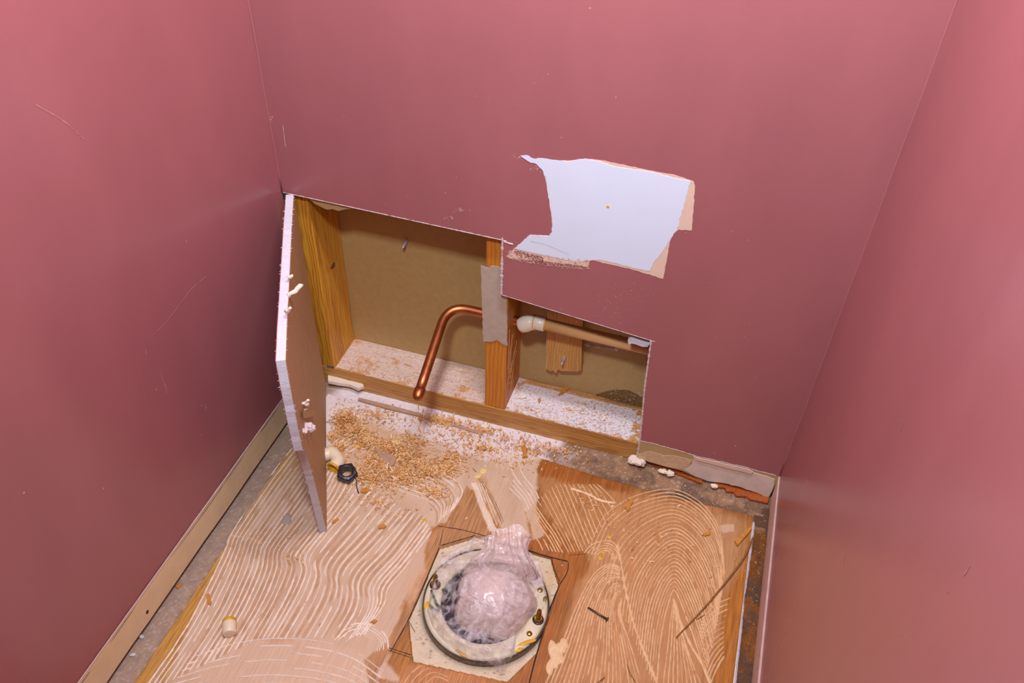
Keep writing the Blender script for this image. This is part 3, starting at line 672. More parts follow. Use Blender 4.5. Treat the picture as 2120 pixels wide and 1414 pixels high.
for i in range(90):
    px, py = (r.gauss(1290, 22), r.gauss(826, 9)) if i < 55 else (r.uniform(1080, 1330), r.uniform(700, 830))
    c = at(px, py, 'y', .1012); s = r.uniform(.0004, .0014); o = len(V)
    for j in range(5): V.append((c[0]+s*math.cos(j*1.257+i), .1006, c[2]+s*math.sin(j*1.257+i)))
    F.append([o+j for j in range(5)])
q_ = link('clinging_crumbs', mesh('cr', V, F), [M['fuzz']], back); q_['kind'] = 'stuff'

ZP = .038; Y1 = .0125; Y2 = .1010
def paint_plate(X, Y):
    n1 = vn(X, Y, .03, 41); n2 = vn(X, Y, .009, 42); n3 = vn(X, Y, .0022, 43, 2)
    col = c3(218, 166, 104)[None]*(.85+.3*vn(X*.12, Y, .006, 44)[:, None]); al = np.full_like(X, .1)
    v = (Y-Y1)/(Y2-Y1)
    m = ss(n1*.7+n2*.5+.10*(X < .33), .42, .66)*np.where(X < .36, .62, 1)
    rt = ss(X, .37, .40); bare = ss(v, .80, .95)+ss(X, .585, .61)*ss(n2, .3, .6); m2 = np.clip(ss(n2*.3+1-bare, .5, .8), 0, 1)
    m = m*(1-rt)+m2*rt
    m *= ss(v+ (n2-.5)*.25, .0, .06)
    col = col*(1-m[:, None])+DUST*m[:, None]; al = np.maximum(al, m)
    k = ss(n3, .62, .74)*rt*ss(X, .46, .52)*.75; col = col*(1-k[:, None])+c3(140, 116, 84)*k[:, None]
    k = ss(n3, .58, .70)*.55; col = col*(1-k[:, None])+c3(206, 150, 92)*k[:, None]
    k = ss(v, .9, 1)*ss(X, .52, .56)*.7; col = col*(1-k[:, None])+c3(96, 76, 44)*k[:, None]
    return col, np.clip(al, 0, 1)
plate = link('bottom_plate', box_me('bottom_plate', (-.04, Y1+.0002, -.0055), (W+.04, Y2, ZP), .0015), [M['plate']])
tag(plate, 'long pine bottom plate lying at the foot of the wall, dusted with white plaster', 'timber')
pt = link('plaster_dust', grid_me('plaster_dust', .0385, .63, Y1+.001, Y2, .0012, ZP+.0004, paint_plate, lambda X, Y: (X < .3335) | (X > .3725),
     bumpz=lambda X, Y: (vn(X, Y, .004, 45)-.3)*.0016*ss(X, .38, .42)), [M['plateattr']], plate); pt['kind'] = 'stuff'

s1 = link('wall_stud', box_me('wall_stud', (-.002, Y1+.0005, ZP), (.0365, Y2, .60), .0018), [M['stud']])
tag(s1, 'yellow knotty pine stud in the left corner, behind the swung-out plasterboard', 'stud', 'wall studs')
link('knot', blob_me('knot', (0, 0, 0), .006, .009, .0006, 3), [M['darkwood']], s1)
kn = s1.children[0]; kp = at(690, 550, 'x', .0366); kn.rotation_euler = (0, math.pi/2, 0); kn.location = (.0363, kp[1], kp[2])
kb = link('blue_shim', box_me('shim', (.022, Y1-.0006, ZP+.0004), (.036, Y2-.02, ZP+.003)), [simple('blue_grey', srgb(70, 86, 110), .6)], s1)
s2e = link('wall_stud', box_me('wall_stud', (.3342, Y1+.0008, ZP+.0004), (.3724, Y2, .60), .0018), [M['stud2']])
tag(s2e, 'orange pine stud in the middle of the opening with a grey paper strip on it', 'stud', 'wall studs')
# splintered face on its right side
sp = []
for i in range(14):
    a = at(1060+random.uniform(-6, 10), 700+random.uniform(-20, 30), 'x', .3725); b = at(1052+random.uniform(-3, 4), 790+random.uniform(-25, 20), 'x', .3725)
    sp.append(ribbon('', [(min(a[1], .09), a[2]), (max(min(b[1], .08), .02), b[2])], random.uniform(.001, .003), lambda p, q, d: (.3727+d, p, q), i, .004, .0012, noise_w=.7))
V, F = gather(sp); q_ = link('split_grain', mesh('sg', V, F), [simple('split_grain_mat', srgb(196, 136, 84), .7, var=.3, scale=300)], s2e); q_['kind'] = 'stuff'
tp = rough([tuple(q) for q in wl([(996, 549), (1012, 554), (1018, 549), (1034, 551), (1038, 556), (1052, 600), (1050, 640), (1051, 716), (1040, 711), (1030, 703), (1018, 707), (1001, 706)], Y1)], .0005, .006, 33)
link('paper_strip', prism_me('paper_strip', tp, lambda a, b, d: (a, Y1-.0002-d, b), .0011), [M['tape']], s2e)
# cleat
cp = [tuple(q) for q in wl([(1133, 640), (1207, 640), (1203, 766), (1196, 769), (1160, 768), (1155, 764), (1151, 773), (1144, 766), (1140, 769), (1129, 762)], .083)]
cl = link('wood_cleat', prism_me('wood_cleat', cp, XZ(.083), .018), [M['cleat']]); tag(cl, 'short pale pine cleat with a split lower end, hanging behind the plastic water pipe', 'wood block')
def screw_me(name, a, b, r0, head=.0, seg=10, thread=True):
    a = np.array(a, float); b = np.array(b, float); n = 26; P = [a+(b-a)*i/(n-1) for i in range(n)]
    R_ = [r0*(1.25 if (thread and i % 2) else .95)*(1 if i < n-5 else max(.05, (n-1-i)/5)) for i in range(n)]
    ms = [tube_me(name, P, R_, seg)]
    if head:
        d = (b-a)/np.linalg.norm(b-a); ms.append(tube_me(name, [a-d*.0006, a-d*.0003, a+d*.0006, a+d*.0016], [head*.7, head, head, r0], 14))
    return join_me(name, ms)
for px, py, lab, y0 in ((1170, 738, 'bright threaded screw tip poking out of the short pine cleat', .083), (843, 497, 'white screw tip poking through the brown board behind the opening', .101)):
    p = at(px, py, 'y', y0); q = (p[0]-.002, y0-.018, p[2]-.006)
    tag(link('screw', screw_me('screw', (p[0], y0+.001, p[2]), q, .0022), [M['steel']]), lab, 'screw')
# nogging glimpsed above the pipe

# ------------------------------------------------------------------ supply pipe
PY = .052
pS = at(1000, 648, 'y', PY); zP = pS[2]
tip = at(866, 818, 'z', .172)
bx = .246
pipe = empty('water_supply_pipe', (pS[0], PY, zP), label='copper stub pipe bent out of the wall, joined to a beige plastic pipe', cat='pipe')
path = [(.378, PY, zP+.002), (.35, PY, zP+.001), (.30, PY, zP), (.285, PY, zP-.0005)]
bend_c = np.array([.275, PY, zP]); e0 = np.array([.292, PY, zP]); dirv = (tip-np.array([.262, PY, zP])); 
ctrl = [e0, np.array([.256, PY+.002, zP]), None]; d2 = None
A0 = np.array([.292, PY, zP]); B0 = np.array([.2535, PY, zP]); dd = tip-B0; dl = np.linalg.norm(dd); dd /= dl; C0 = B0+dd*.042
bez = [(1-t)**2*A0+2*t*(1-t)*B0+t*t*C0 for t in np.linspace(0, 1, 14)]
pth = [(.388, PY, zP), (.34, PY, zP), (.31, PY, zP)]+[tuple(q) for q in bez]+[tuple(C0+(tip-C0)*t) for t in (.25, .5, .75, .93)]
child('copper_tube', tube_me('copper_tube', pth, .0080, 28), M['copper'], pipe)
tl = tip-dd*.012; capp = [tl+dd*t for t in (0, .001, .010, .015, .019, .0215, .0225)]
child('end_cap', tube_me('end_cap', capp, [.0080, .0093, .0093, .0086, .0065, .0035, .0008], 28), M['copper'], pipe)
f0 = at(1068, 660, 'y', PY); f1 = np.array([.3790, PY, zP])
ax1 = at(1100, 653, 'y', PY); 
elb0 = np.array([.384, PY-.002, zP-.001]); elb1 = np.array([.402, PY-.001, zP+.004]); k0 = np.array([.402, PY, zP+.005]); k1 = np.array([.4215, PY, zP+.0055])
child('elbow_fitting', tube_me('elbow_fitting', [(.3845, PY-.003, zP-.006), (.386, PY-.003, zP-.005), (.394, PY-.002, zP-.001), (.402, PY, zP+.003), (.409, PY, zP+.0055)], [.0118, .0135, .0142, .0135, .0125], 26), M['fit'], pipe)
child('coupling', tube_me('coupling', [(.406, PY, zP+.0055), (.407, PY, zP+.0055), (.4255, PY, zP+.0055), (.4265, PY, zP+.0055)], [.0118, .0126, .0126, .0118], 26), M['fit'], pipe)
for xx, rr_ in ((.4078, .0134), (.4270, .0124)):
    child('glue_ring', tube_me('glue_ring', [(xx-.0012, PY, zP+.0055), (xx-.0004, PY, zP+.0055), (xx+.0008, PY, zP+.0055)], [rr_-.001, rr_, rr_-.001], 26), M['glue'], pipe)
child('plastic_tube', tube_me('plastic_tube', [(.425, PY, zP+.0055), (.60, PY, zP+.003), (.80, PY, zP+.002)], .0103, 26), M['cpvc'], pipe)

# ------------------------------------------------------------------ swung-out plasterboard
E0 = np.array([.0205, 0.0, 0]); Dp = np.array([.1715, -.2995, 0]); uu = (Dp-E0)/np.linalg.norm(Dp-E0); nn_ = np.array([-.8923, -.4514, 0]); nn_ /= np.linalg.norm(nn_)
nn_ = np.cross([0, 0, 1], uu); nn_ = nn_ if nn_[0] < 0 else -nn_
tilt = lambda u, z: 0.0
def P3(u, z, d): q = E0+uu*u+nn_*d; return (q[0], q[1], z)
brd = [(0.003, .003), (.337, .001), (.345, .06), (.352, .12), (.360, .17), (.372, .215), (.384, .255), (.402, .275), (.402, .33), (.398, .39), (.391, .4305), (.33, .4325), (.20, .430), (.10, .429), (.003, .4245)]
brd_r = rough(brd, .00035, .009, 44)
board = empty('plasterboard_offcut', P3(.18, 0, 0), label='cut plasterboard piece standing ajar in the left corner, brown back facing the pipe', cat='plasterboard')
me = prism_me('gypsum_core', brd_r, P3, T-.0012); child('gypsum_core', me, M['gyp'], board)
inset = [(a*(1)+(.0016 if a < .1 else -.0012), b+(.001 if b < .1 else -.001)) for a, b in brd]
child('brown_backing_paper', prism_me('bp', rough(inset, .0005, .006, 45), lambda u, z, d: P3(u, z, -.0006+d), .0008), M['kraft'], board)
child('painted_face', prism_me('pf', rough(brd, .0004, .006, 46), lambda u, z, d: P3(u, z, T-.0013+d), .001), M['pink'], board)
# ragged fibres along the sawn edge
fr_ = []
r = random.Random(5)
for i in range(len(brd)-1):
    a = np.array(brd[i]); b = np.array(brd[i+1])
    if i in (0,): continue
    L = np.linalg.norm(b-a)
    for k in range(int(L/.006)):
        q = a+(b-a)*r.random(); s = r.uniform(.001, .0035); side = r.choice([0, T-.001])
        d_ = r.uniform(-1, 1); base = np.array(P3(q[0], q[1], side)); outv = (-nn_ if side == 0 else nn_)
        t1 = base+outv*s+uu*r.uniform(-.001, .002); w_ = np.array([0, 0, 1])*s*.5
        fr_.append(([tuple(base-w_), tuple(base+w_), tuple(t1)], [[0, 1, 2]]))
V, F = gather(fr_); q_ = child('frayed_fibres', mesh('ff', V, F), M['fuzz'], board); q_['kind'] = 'stuff'
def sliver(px0, py0, px1, py1, r0, out=.02):
    nvec = nn_
    a = at(px0, py0, n=nvec, p0=E0); b = at(px1, py1, n=nvec, p0=np.array(E0)-nvec*out)
    P = [a+(b-a)*t for t in np.linspace(0, 1, 7)]; return tube_me('s', [p+np.array([0, 0, .0015*math.sin(i*1.7)]) for i, p in enumerate(P)], [r0*(.8+.4*random.random()) for _ in P[:-1]]+[r0*.5], 7)
child('torn_sliver', sliver(597, 613, 627, 589, .0032), M['lump'], board)
child('torn_sliver', sliver(596, 575, 606, 572, .0022, .006), M['lump'], board)
child('torn_sliver', sliver(592, 645, 603, 638, .0028, .008), M['lump'], board)
child('torn_sliver', sliver(625, 838, 641, 828, .0018, .012), M['lump'], board)
child('torn_sliver', sliver(630, 850, 636, 834, .0042, .006), M['lump'], board)
def chunk(name, c, s, seed, squash=.7, sub_=3):
    bm = bmesh.new(); bmesh.ops.create_icosphere(bm, subdivisions=sub_, radius=1)
    r = np.random.RandomState(seed); off = r.rand(3)*10
    from mathutils import noise as mn
    for v in bm.verts:
        n = mn.noise(v.co*1.6+Vector(off)); n2 = mn.noise(v.co*4+Vector(off)); k = 1+.45*n+.18*n2
        v.co = Vector((v.co.x*k*s[0], v.co.y*k*s[1], max(v.co.z*k, -squash)*s[2]))+Vector(tuple(c))
    me = bpy.data.meshes.new(name); bm.to_mesh(me); bm.free(); return me
for i, (px, py, s) in enumerate([(637, 884, .0065), (646, 886, .0055), (632, 892, .004)]):
    c = at(px, py, n=nn_, p0=E0-nn_*.004); child('plaster_tuft', chunk('tuft', c, (s, s, s), 50+i), M['fuzz'], board)
tg_ = [at(a, b, n=nn_, p0=E0-nn_*.004) for a, b in ((627, 850), (652, 850), (650, 860), (641, 864), (628, 866))]
child('torn_backing_flap', mesh('tbf', tg_, [[0, 1, 2, 3, 4]]), M['bare'], board)

# paper flap hanging from the top rim of the opening
pf = [(632, 407), (660, 412), (700, 421), (745, 431), (731, 433), (716, 433), (700, 437), (690, 433), (676, 434), (664, 428), (652, 422), (641, 413)]
V = [at(a, b, 'y', .006) for a, b in pf]; n_ = len(V); V2 = [v+np.array([0, .0012, .0006]) for v in V]
me = mesh('paper', V+V2, [list(range(n_)), list(range(2*n_-1, n_-1, -1))]+[[i, (i+1) % n_, n_+(i+1) % n_, n_+i] for i in range(n_)])
pfo = link('hanging_paper_scrap', me, [M['bare']], wall_b)
gp = [(1301, 700), (1308, 697), (1330, 704), (1346, 708), (1342, 713), (1332, 713), (1315, 707), (1308, 706), (1303, 709)]
me = prism_me('gchip', [tuple(q) for q in wl(gp, .010)], XZ(.004), .008); link('crumbling_core', me, [M['gyp']], wall_b)

# ------------------------------------------------------------------ closet flange and drain
F0 = Vector((FC[0], FC[1], -.005))
fe = empty('closet_flange', F0, label='round stained toilet flange set in the eight-sided floor cut-out', cat='flange')
zt = .0085
child('flange_ring', lathe_me('ring', [(.0675, -.005), (.0675, zt-.002), (.069, zt), (.074, zt+.0005), (.0885, zt), (.0915, zt-.001), (RO, zt-.004), (RO, -.0055), (.090, -.0055)], (FC[0], FC[1], 0), 72), M['flange'], fe)
child('metal_rim', lathe_me('rim', [(RO+.0002, zt-.001), (RO+.0016, zt-.002), (RO+.0022, -.001), (RO+.0022, -.0055), (RO, -.0055)], (FC[0], FC[1], 0), 72), simple('rusty_rim', srgb(126, 112, 104), .4, .7, .3, 120), fe)
child('drain_pipe', lathe_me('drain', [(.0690, -.004), (.0670, .004), (.065, .003), (.062, -.03), (.056, -.05), (.056, -.11), (.0001, -.112)], (FC[0], FC[1], 0), 48), M['dark'], fe)
for i, (px, py) in enumerate([(1096, 1312), (1118, 1222)]):
    c = at(px, py, 'z', zt); sc1 = child('flange_screw', lathe_me('fs', [(.0001, .0022), (.0028, .0020), (.0042, .0008), (.0046, -.0006)], (c[0], c[1], zt), 18), M['brass'], fe)
for i, (px, py, rx, ry, rot) in enumerate([(1090, 1330, .014, .0035, .7), (1075, 1345, .006, .0028, 1.0), (955, 1352, .010, .003, -.25), (884, 1253, .004, .006, .2), (1128, 1240, .0028, .006, .1)]):
    c = at(px, py, 'z', zt); child('yellow_stain', blob_me('ys', (c[0], c[1], zt-.0002), rx, ry, .0008, 90+i, rot), M['glue'] if i != 4 else M['brass'], fe)
for i, (px, py, lab) in enumerate([(901, 1210, 'brass closet bolt standing at the left of the flange'), (1114, 1282, 'brass closet bolt standing at the right of the flange')]):
    c = at(px, py, 'z', zt+.002); e = empty('closet_bolt', (c[0], c[1], zt), label=lab, cat='bolt')
    child('shank', screw_me('sh', (c[0], c[1], zt+.002), (c[0]+.001, c[1]+.001, zt+.030), .0030), M['brass'], e)
    e.children[0].data.transform(Matrix.Identity(4))
    child('hex_nut', lathe_me('nut', [(.002, .0008), (.0062, .0008), (.0068, .0018), (.0068, .0048), (.006, .0058), (.002, .0058)], (c[0], c[1], zt), 6, sm=False), M['brass'], e)
    child('washer', lathe_me('wsh', [(.003, .0003), (.0085, .0003), (.0085, .0012), (.003, .0012)], (c[0], c[1], zt), 24), M['nail'], e)
# scraps of green wire on the flange
gw = []
for pts in ([(893, 1222), (900, 1240), (905, 1252), (912, 1258)], [(915, 1222), (925, 1218), (934, 1226), (930, 1238), (920, 1236)], [(890, 1252), (900, 1262), (910, 1262)]):
    gw.append(tube_me('gw', crom([at(a, b, 'z', .016) for a, b in pts], 6), .0018, 8))
tag(link('green_wire', join_me('green_wire', gw), [M['green']]), 'twisted scraps of green plastic wire on the left side of the flange', 'wire')

# ------------------------------------------------------------------ plastic bag stuffed in the drain
bag = empty('plastic_bag', (FC[0], FC[1], .01), label='crumpled clear plastic bag stuffed into the flange with its neck twisted up', cat='bag')
foot = [(884, 1262), (890, 1225), (896, 1195), (905, 1165), (925, 1145), (950, 1132), (985, 1118), (1020, 1112), (1060, 1120), (1090, 1140), (1115, 1165), (1128, 1200), (1132, 1240), (1120, 1262), (1098, 1278), (1085, 1300), (1070, 1318), (1066, 1345), (1050, 1372), (1038, 1390), (1022, 1376), (985, 1362), (950, 1348), (918, 1322), (895, 1292)]
fp = crom([at(a, b, 'z', .014)[:2] for a, b in foot+foot[:1]], 8)[:-1]; nth = len(fp)
bc = at(1012, 1222, 'z', .02)[:2]
def crumple(X, Y, s, seed):
    """sharp creases between flat facets, like crushed film"""
    wx = X+.35*s*(vn(X, Y, s*1.3, seed+5, 2)-.5); wy = Y+.35*s*(vn(X, Y, s*1.3, seed+6, 2)-.5)
    out = np.zeros_like(X); amp = 1.; tot = 0
    for o in range(3):
        an = .7+1.3*o; c, d = math.cos(an), math.sin(an); u = wx*c+wy*d; v = wy*c-wx*d
        a = np.abs(vn(u, v*.55, s/(1.9**o), seed+o*2, 1)-.5)*2
        out += amp*(1-a)**1.6; tot += amp; amp *= .6
    return out/tot
def bag_me(name, rim, centre, nr, hfun):
    V = []; nt_ = len(rim)
    R_ = np.linspace(0, 1, nr+1)[1:]; V.append(np.array([[centre[0], centre[1]]]))
    for r_ in R_: V.append(np.array(centre)[None]*(1-r_)+rim*r_)
    P = np.vstack(V); rr = np.r_[0, np.repeat(R_, nt_)]; Z = hfun(P[:, 0], P[:, 1], rr)
    F = [[0, 1+j, 1+(j+1) % nt_] for j in range(nt_)]
    for i in range(nr-1):
        for j in range(nt_): F.append([1+i*nt_+j, 1+(i+1)*nt_+j, 1+(i+1)*nt_+(j+1) % nt_, 1+i*nt_+(j+1) % nt_])
    return mesh(name, np.column_stack([P, Z]), F, True)
bul = at(1022, 1226, 'z', .035)
def hs(X, Y, r_):
    cr = crumple(X, Y, .034, 61); d = np.hypot(X-bul[0], Y-bul[1]); e = ss(1-r_, 0, .07)
    return .0095+.007*np.clip(1-r_, 0, 1)**.5+cr*.027*e*(1-.6*ss(-d, -.05, -.02))+.026*ss(-d, -.070, -.040)
child('outer_film', bag_me('outer_film', fp, bc, 90, hs), M['film'], bag)
ring_ = np.array([[bul[0]+.061*math.cos(a)*(1+.07*math.sin(3*a+1)+.03*math.sin(7*a)), bul[1]+.061*math.sin(a)*(1+.05*math.sin(5*a)+.06*math.cos(2*a))] for a in np.linspace(0, 2*math.pi, 151)[:-1]])
def hb(X, Y, r_):
    cr = crumple(X, Y, .042, 71); return .004+.042*np.sqrt(np.clip(1-r_**2.2, 0, 1))+cr*.010*ss(1-r_, 0, .25)
child('stuffed_bulge', bag_me('stuffed_bulge', ring_, bul[:2], 60, hb), M['film2'], bag)
# twisted neck: a crushed tent of film that gathers and flares out again
nb = at(1040, 1180, 'z', .042); ntp = at(1046, 1112, 'z', .060)
V = []; F = []; ns_, nl = 140, 46
ax = ntp-nb; ax /= np.linalg.norm(ax); sx = np.array([.96, .28, 0]); sx -= ax*(sx@ax); sx /= np.linalg.norm(sx); sy = np.cross(ax, sx)
for i in range(nl):
    t = i/(nl-1); c = nb+(ntp-nb)*t
    drop = -.030*max(0, 1-t/.25)**1.5; rad = .037*(1-t)**1.3+.013+.014*t**2.5
    A_ = np.linspace(0, 2*math.pi, ns_+1)[:-1]
    cu = np.cos(A_)*.06; cv = np.sin(A_)*.06
    f = .72+.5*crumple(cu*1.5+.3+t*.02, cv*1.5+t*.035, .040, 81)+.16*(crumple(cu*3, cv*3+t*.12, .03, 85)-.5)
    top = (t**3)*.022*(vn(cu, cv, .05, 88, 1)-.45)*2
    lobe = .010*t**2*np.clip(np.cos(A_-0.1), 0, 1)**3
    for k in range(ns_):
        V.append(c+sx*(rad*1.1*f[k]*math.cos(A_[k])+lobe[k])+sy*rad*.55*f[k]*math.sin(A_[k])+ax*(top[k]+(.012*(f[k]-.9) if t < .15 else 0))+np.array([0, 0, drop]))
for i in range(nl-1):
    for k in range(ns_): F.append([i*ns_+k, i*ns_+(k+1) % ns_, (i+1)*ns_+(k+1) % ns_, (i+1)*ns_+k])
child('twisted_neck', mesh('neck', V, F, True), M['film3'], bag)

# ------------------------------------------------------------------ loose things on the floor
# plastic end cap
c = at(476, 1300, 'z', .006)
capo = empty('pipe_plug', (c[0], c[1], 0.001), label='small cream plastic pipe cap with a yellow glued rim, lying near the left wall', cat='pipe plug')
dirc = (at(476, 1283)-at(476, 1316)); dirc[2] = 0; dirc /= np.linalg.norm(dirc); p0 = np.array([c[0], c[1], .0102])
child('plug_body', spin_me('plug_body', p0, dirc, [(-.0125, .0001), (-.0125, .0080), (-.0122, .0090), (-.0112, .0097), (.0045, .0097), (.0062, .0094)]), M['pvc'], capo)
child('glued_rim', spin_me('glued_rim', p0, dirc, [(.0058, .0095), (.0060, .0099), (.0104, .0099), (.0108, .0094), (.0104, .0084), (.002, .0082), (.0018, .0001)]), M['glue'], capo)
# elbow
e0 = at(690, 957, 'z', .011)
elb = empty('pipe_elbow', (e0[0], e0[1], 0.001), label='cream plastic pipe elbow with a yellow glued mouth, beside the swung-out board', cat='pipe elbow')
a0 = at(664, 944, 'z', .011); a1 = at(688, 938, 'z', .012); a2 = at(700, 955, 'z', .0118); a3 = at(690, 970, 'z', .011)
g = crom([a0, a0*.4+a1*.6, a1, a2, a3], 6); g = g+np.array([0, 0, .0005])
ks = len(g); child('elbow_body', tube_me('elbow_body', g, [.0118 if (i < 8 or i > ks-8) else .0112 for i in range(ks)], 26, cap=False), M['pvc'], elb)
dd_ = g[-1]-g[-2]; dd_ /= np.linalg.norm(dd_)
child('glued_mouth', spin_me('gm', g[-1], dd_, [(-.003, .0119), (-.0028, .0122), (.0008, .0121), (.0012, .0112), (.0008, .0098), (-.006, .0094), (-.0062, .0001)]), M['glue'], elb)
# black nut
c = at(719, 984, 'z', .006); nut = empty('black_plastic_nut', (c[0], c[1], .001), label='chunky black plastic pipe nut beside the cream elbow', cat='nut')
rt_ = Euler((.25, .12, .3)).to_matrix()
V = []; F = []; sg = 48
for r_, z, hexf in [(1.16*q_[0], 1.1*q_[1], q_[2]) for q_ in ((.0075, -.007, 0), (.0125, -.007, .5), (.0135, -.005, 1), (.0135, .005, 1), (.0122, .0075, .6), (.0098, .0082, 0), (.0078, .0072, 0), (.0074, -.007, 0))]:
    for k in range(sg):
        a = 2*math.pi*k/sg; lob = 1+hexf*(.16*max(0, math.cos(5*a))**2); p = rt_ @ Vector((r_*lob*math.cos(a), r_*lob*math.sin(a), z)); V.append((c[0]+p.x, c[1]+p.y, .0112+p.z))
for i in range(7):
    for k in range(sg): F.append([i*sg+k, i*sg+(k+1) % sg, (i+1)*sg+(k+1) % sg, (i+1)*sg+k])
child('nut_body', mesh('nut', V, F, False), M['black'], nut)
wp = [at(a, b, 'z', z) for a, b, z in ((735, 985, .013), (738, 996, .008), (739, 1010, .003), (743, 1022, .002))]
child('dangling_strand', tube_me('ds', crom(wp, 6), .0009, 8), M['black'], nut)
# nail
def nail(p_a, p_b, lab, r0=.0016, mat='nail'):
    a = at(*p_a, 'z', .004); b = at(*p_b, 'z', .0022); e = empty('nail', (a[0], a[1], .001), label=lab, cat='nail'); d = (b-a)/np.linalg.norm(b-a)
    child('shank', tube_me('shank', [a+d*t for t in (0, np.linalg.norm(b-a)*.5, np.linalg.norm(b-a)*.93, np.linalg.norm(b-a))], [r0, r0, r0*.9, .0002], 12), M[mat], e)
    child('nail_head', tube_me('nail_head', [a-d*.0012, a-d*.001, a+d*.0002, a+d*.0004], [.0028, .0036, .0036, .0018], 16), M[mat], e)
nail((1257, 1282), (1216, 1257), 'dark steel nail lying on the ridged glue right of the flange')
nail((712, 870), (668, 874), 'thin steel nail sticking out from behind the swung-out board', .0012, 'steel')
# long splinter
def splinter(pts, w0, z, lab, mat='darkwood', name='wood_splinter', cat='splinter'):
    P = crom([at(a, b, 'z', z) for a, b in pts], 6); k = len(P)
    me = tube_me(name, P+np.array([0, 0, .0004]), [w0*(.35+.65*math.sin(math.pi*(.08+.84*i/(k-1)))) for i in range(k)], 6)
    return tag(link(name, me, [M[mat]]), lab, cat)
M['splint'] = simple('splinter_wood', srgb(150, 98, 48), .7, var=.25, scale=200)
splinter([(1400, 1320), (1470, 1245), (1530, 1170), (1550, 1135), (1558, 1112)], .0016, .0025, 'long thin brown wood splinter lying diagonally near the right wall', 'splint')
splinter([(1441, 1283), (1452, 1277), (1459, 1273)], .0008, .0014, 'tiny dark splinter just below the long diagonal splinter', 'splint')
splinter([(1298, 1376), (1305, 1395), (1315, 1412)], .0009, .0014, 'thin curved splinter at the bottom edge between ridged glue arcs', 'splint')
splinter([(1236, 1414), (1246, 1407), (1252, 1402)], .0009, .0014, 'short straight splinter at the very bottom right of the flange', 'splint')
# wood chips, each a bent flake
def chip(pts, z, h, lab, mat='sliver', zl=None, n='wood_chip', cat='wood chip'):
    P = [np.array(at(a, b, 'z', z+(zl[i] if zl else 0))) for i, (a, b) in enumerate(pts)]; k = len(P)
    V = [p+np.array([0, 0, h]) for p in P]+[p for p in P]
    me = mesh(n, V, [list(range(k)), list(range(2*k-1, k-1, -1))]+[[i, (i+1) % k, k+(i+1) % k, k+i][::-1] for i in range(k)])
    bm = bmesh.new(); bm.from_mesh(me); bmesh.ops.recalc_face_normals(bm, faces=bm.faces[:]); bm.to_mesh(me); bm.free()
    return tag(link(n, me, [M[mat]]), lab, cat)
chip([(1293, 1052), (1306, 1032), (1312, 1033), (1310, 1040), (1300, 1060)], .0012, .003, 'orange wood chip near the back gap, on the right-hand glue fan')
chip([(1520, 1122), (1552, 1093), (1556, 1096), (1545, 1110), (1526, 1132)], .0012, .004, 'large orange wood chip in the right corner at the end of the long splinter')
chip([(1453, 1108), (1462, 1103), (1471, 1103), (1470, 1108), (1458, 1111)], .0012, .0025, 'small orange wood chip on the upper right glue ridges')
chip([(1081, 950), (1083, 940), (1080, 928), (1087, 921), (1090, 938), (1092, 948)], .001, .005, 'upright rust-orange wood chip standing in front of the middle stud')
chip([(1155, 820), (1166, 804), (1180, 801), (1178, 806), (1164, 817)], ZP+.0015, .002, 'long brown wood chip on the dusty plate, below the cleat')
chip([(1113, 828), (1119, 824), (1120, 831), (1116, 835)], ZP+.0015, .002, 'small brown square chip on the dusty plate, right of the middle stud')
chip([(783, 1092), (793, 1086), (800, 1091), (795, 1095), (785, 1096)], .001, .003, 'orange wood chip lying alone on the pale ridged glue in mid floor')
chip([(748, 1014), (760, 1011), (768, 1016), (756, 1022), (746, 1020)], .001, .003, 'curled orange chip just below the black nut')
chip([(688, 1080), (698, 1073), (702, 1076), (695, 1083), (687, 1084)], .001, .002, 'small orange chip beside the foot of the swung-out board')
chip([(766, 1289), (775, 1283), (781, 1286), (776, 1291)], .001, .002, 'small orange chip left of the flange cut-out, above the lower glue arcs')
chip([(428, 1232), (434, 1230), (438, 1246), (436, 1254), (430, 1250)], .001, .0025, 'golden curl of wood above the small cream cap', 'sliver')
chip([(865, 868), (870, 858), (876, 860), (872, 876)], .001, .002, 'thin brown chip below the copper pipe end')
chip([(877, 965), (881, 985), (879, 996), (875, 978)], .001, .002, 'narrow upright chip in the shavings right of the cardboard scrap')
M['redwood'] = simple('reddish_wood', srgb(168, 84, 26), .6, var=.3, scale=240)
chip([(1478, 1002), (1486, 1011), (1500, 1012), (1503, 1020), (1518, 1021), (1523, 1029), (1545, 1030), (1552, 1036), (1588, 1044), (1592, 1034), (1560, 1020), (1520, 1008)], -.004, .004, 'saw-notched reddish wood end in the dark gap of the right corner', 'redwood', n='notched_wood', cat='wood piece')
chip([(1352, 958), (1400, 972), (1450, 992), (1454, 1003), (1430, 994), (1380, 974), (1350, 964)], -.004, .003, 'thin reddish wood sliver in the gap under the bare wall paper', 'redwood', n='notched_wood', cat='wood piece')
# cardboard triangle, plaster flakes, off-cut strips
M['card'] = simple('brown_card', srgb(186, 146, 118), .7, var=.1)
chip([(776, 930), (790, 928), (820, 948), (816, 962), (805, 970), (792, 955)], .003, .0012, 'brown cardboard scrap lying in the middle of the shavings', 'card', n='cardboard_scrap', cat='cardboard')
chip([(680, 781), (700, 785), (722, 793), (750, 798), (754, 804), (742, 809), (724, 801), (700, 798), (680, 794)], .008, .007, 'broken strip of white plasterboard lying along the front of the plate', 'lump', n='plaster_strip', cat='plaster piece')
chip([(743, 825), (800, 839), (872, 858), (872, 864), (800, 847), (741, 830)], .002, .003, 'long thin grey-brown wood strip lying in front of the plate', 'card', n='wood_strip', cat='wood strip')
chip([(930, 876), (980, 890), (1000, 897), (998, 901), (960, 890), (932, 881)], .001, .002, 'short end of grey-brown strip below the copper pipe shadow', 'card', n='wood_strip', cat='wood strip')
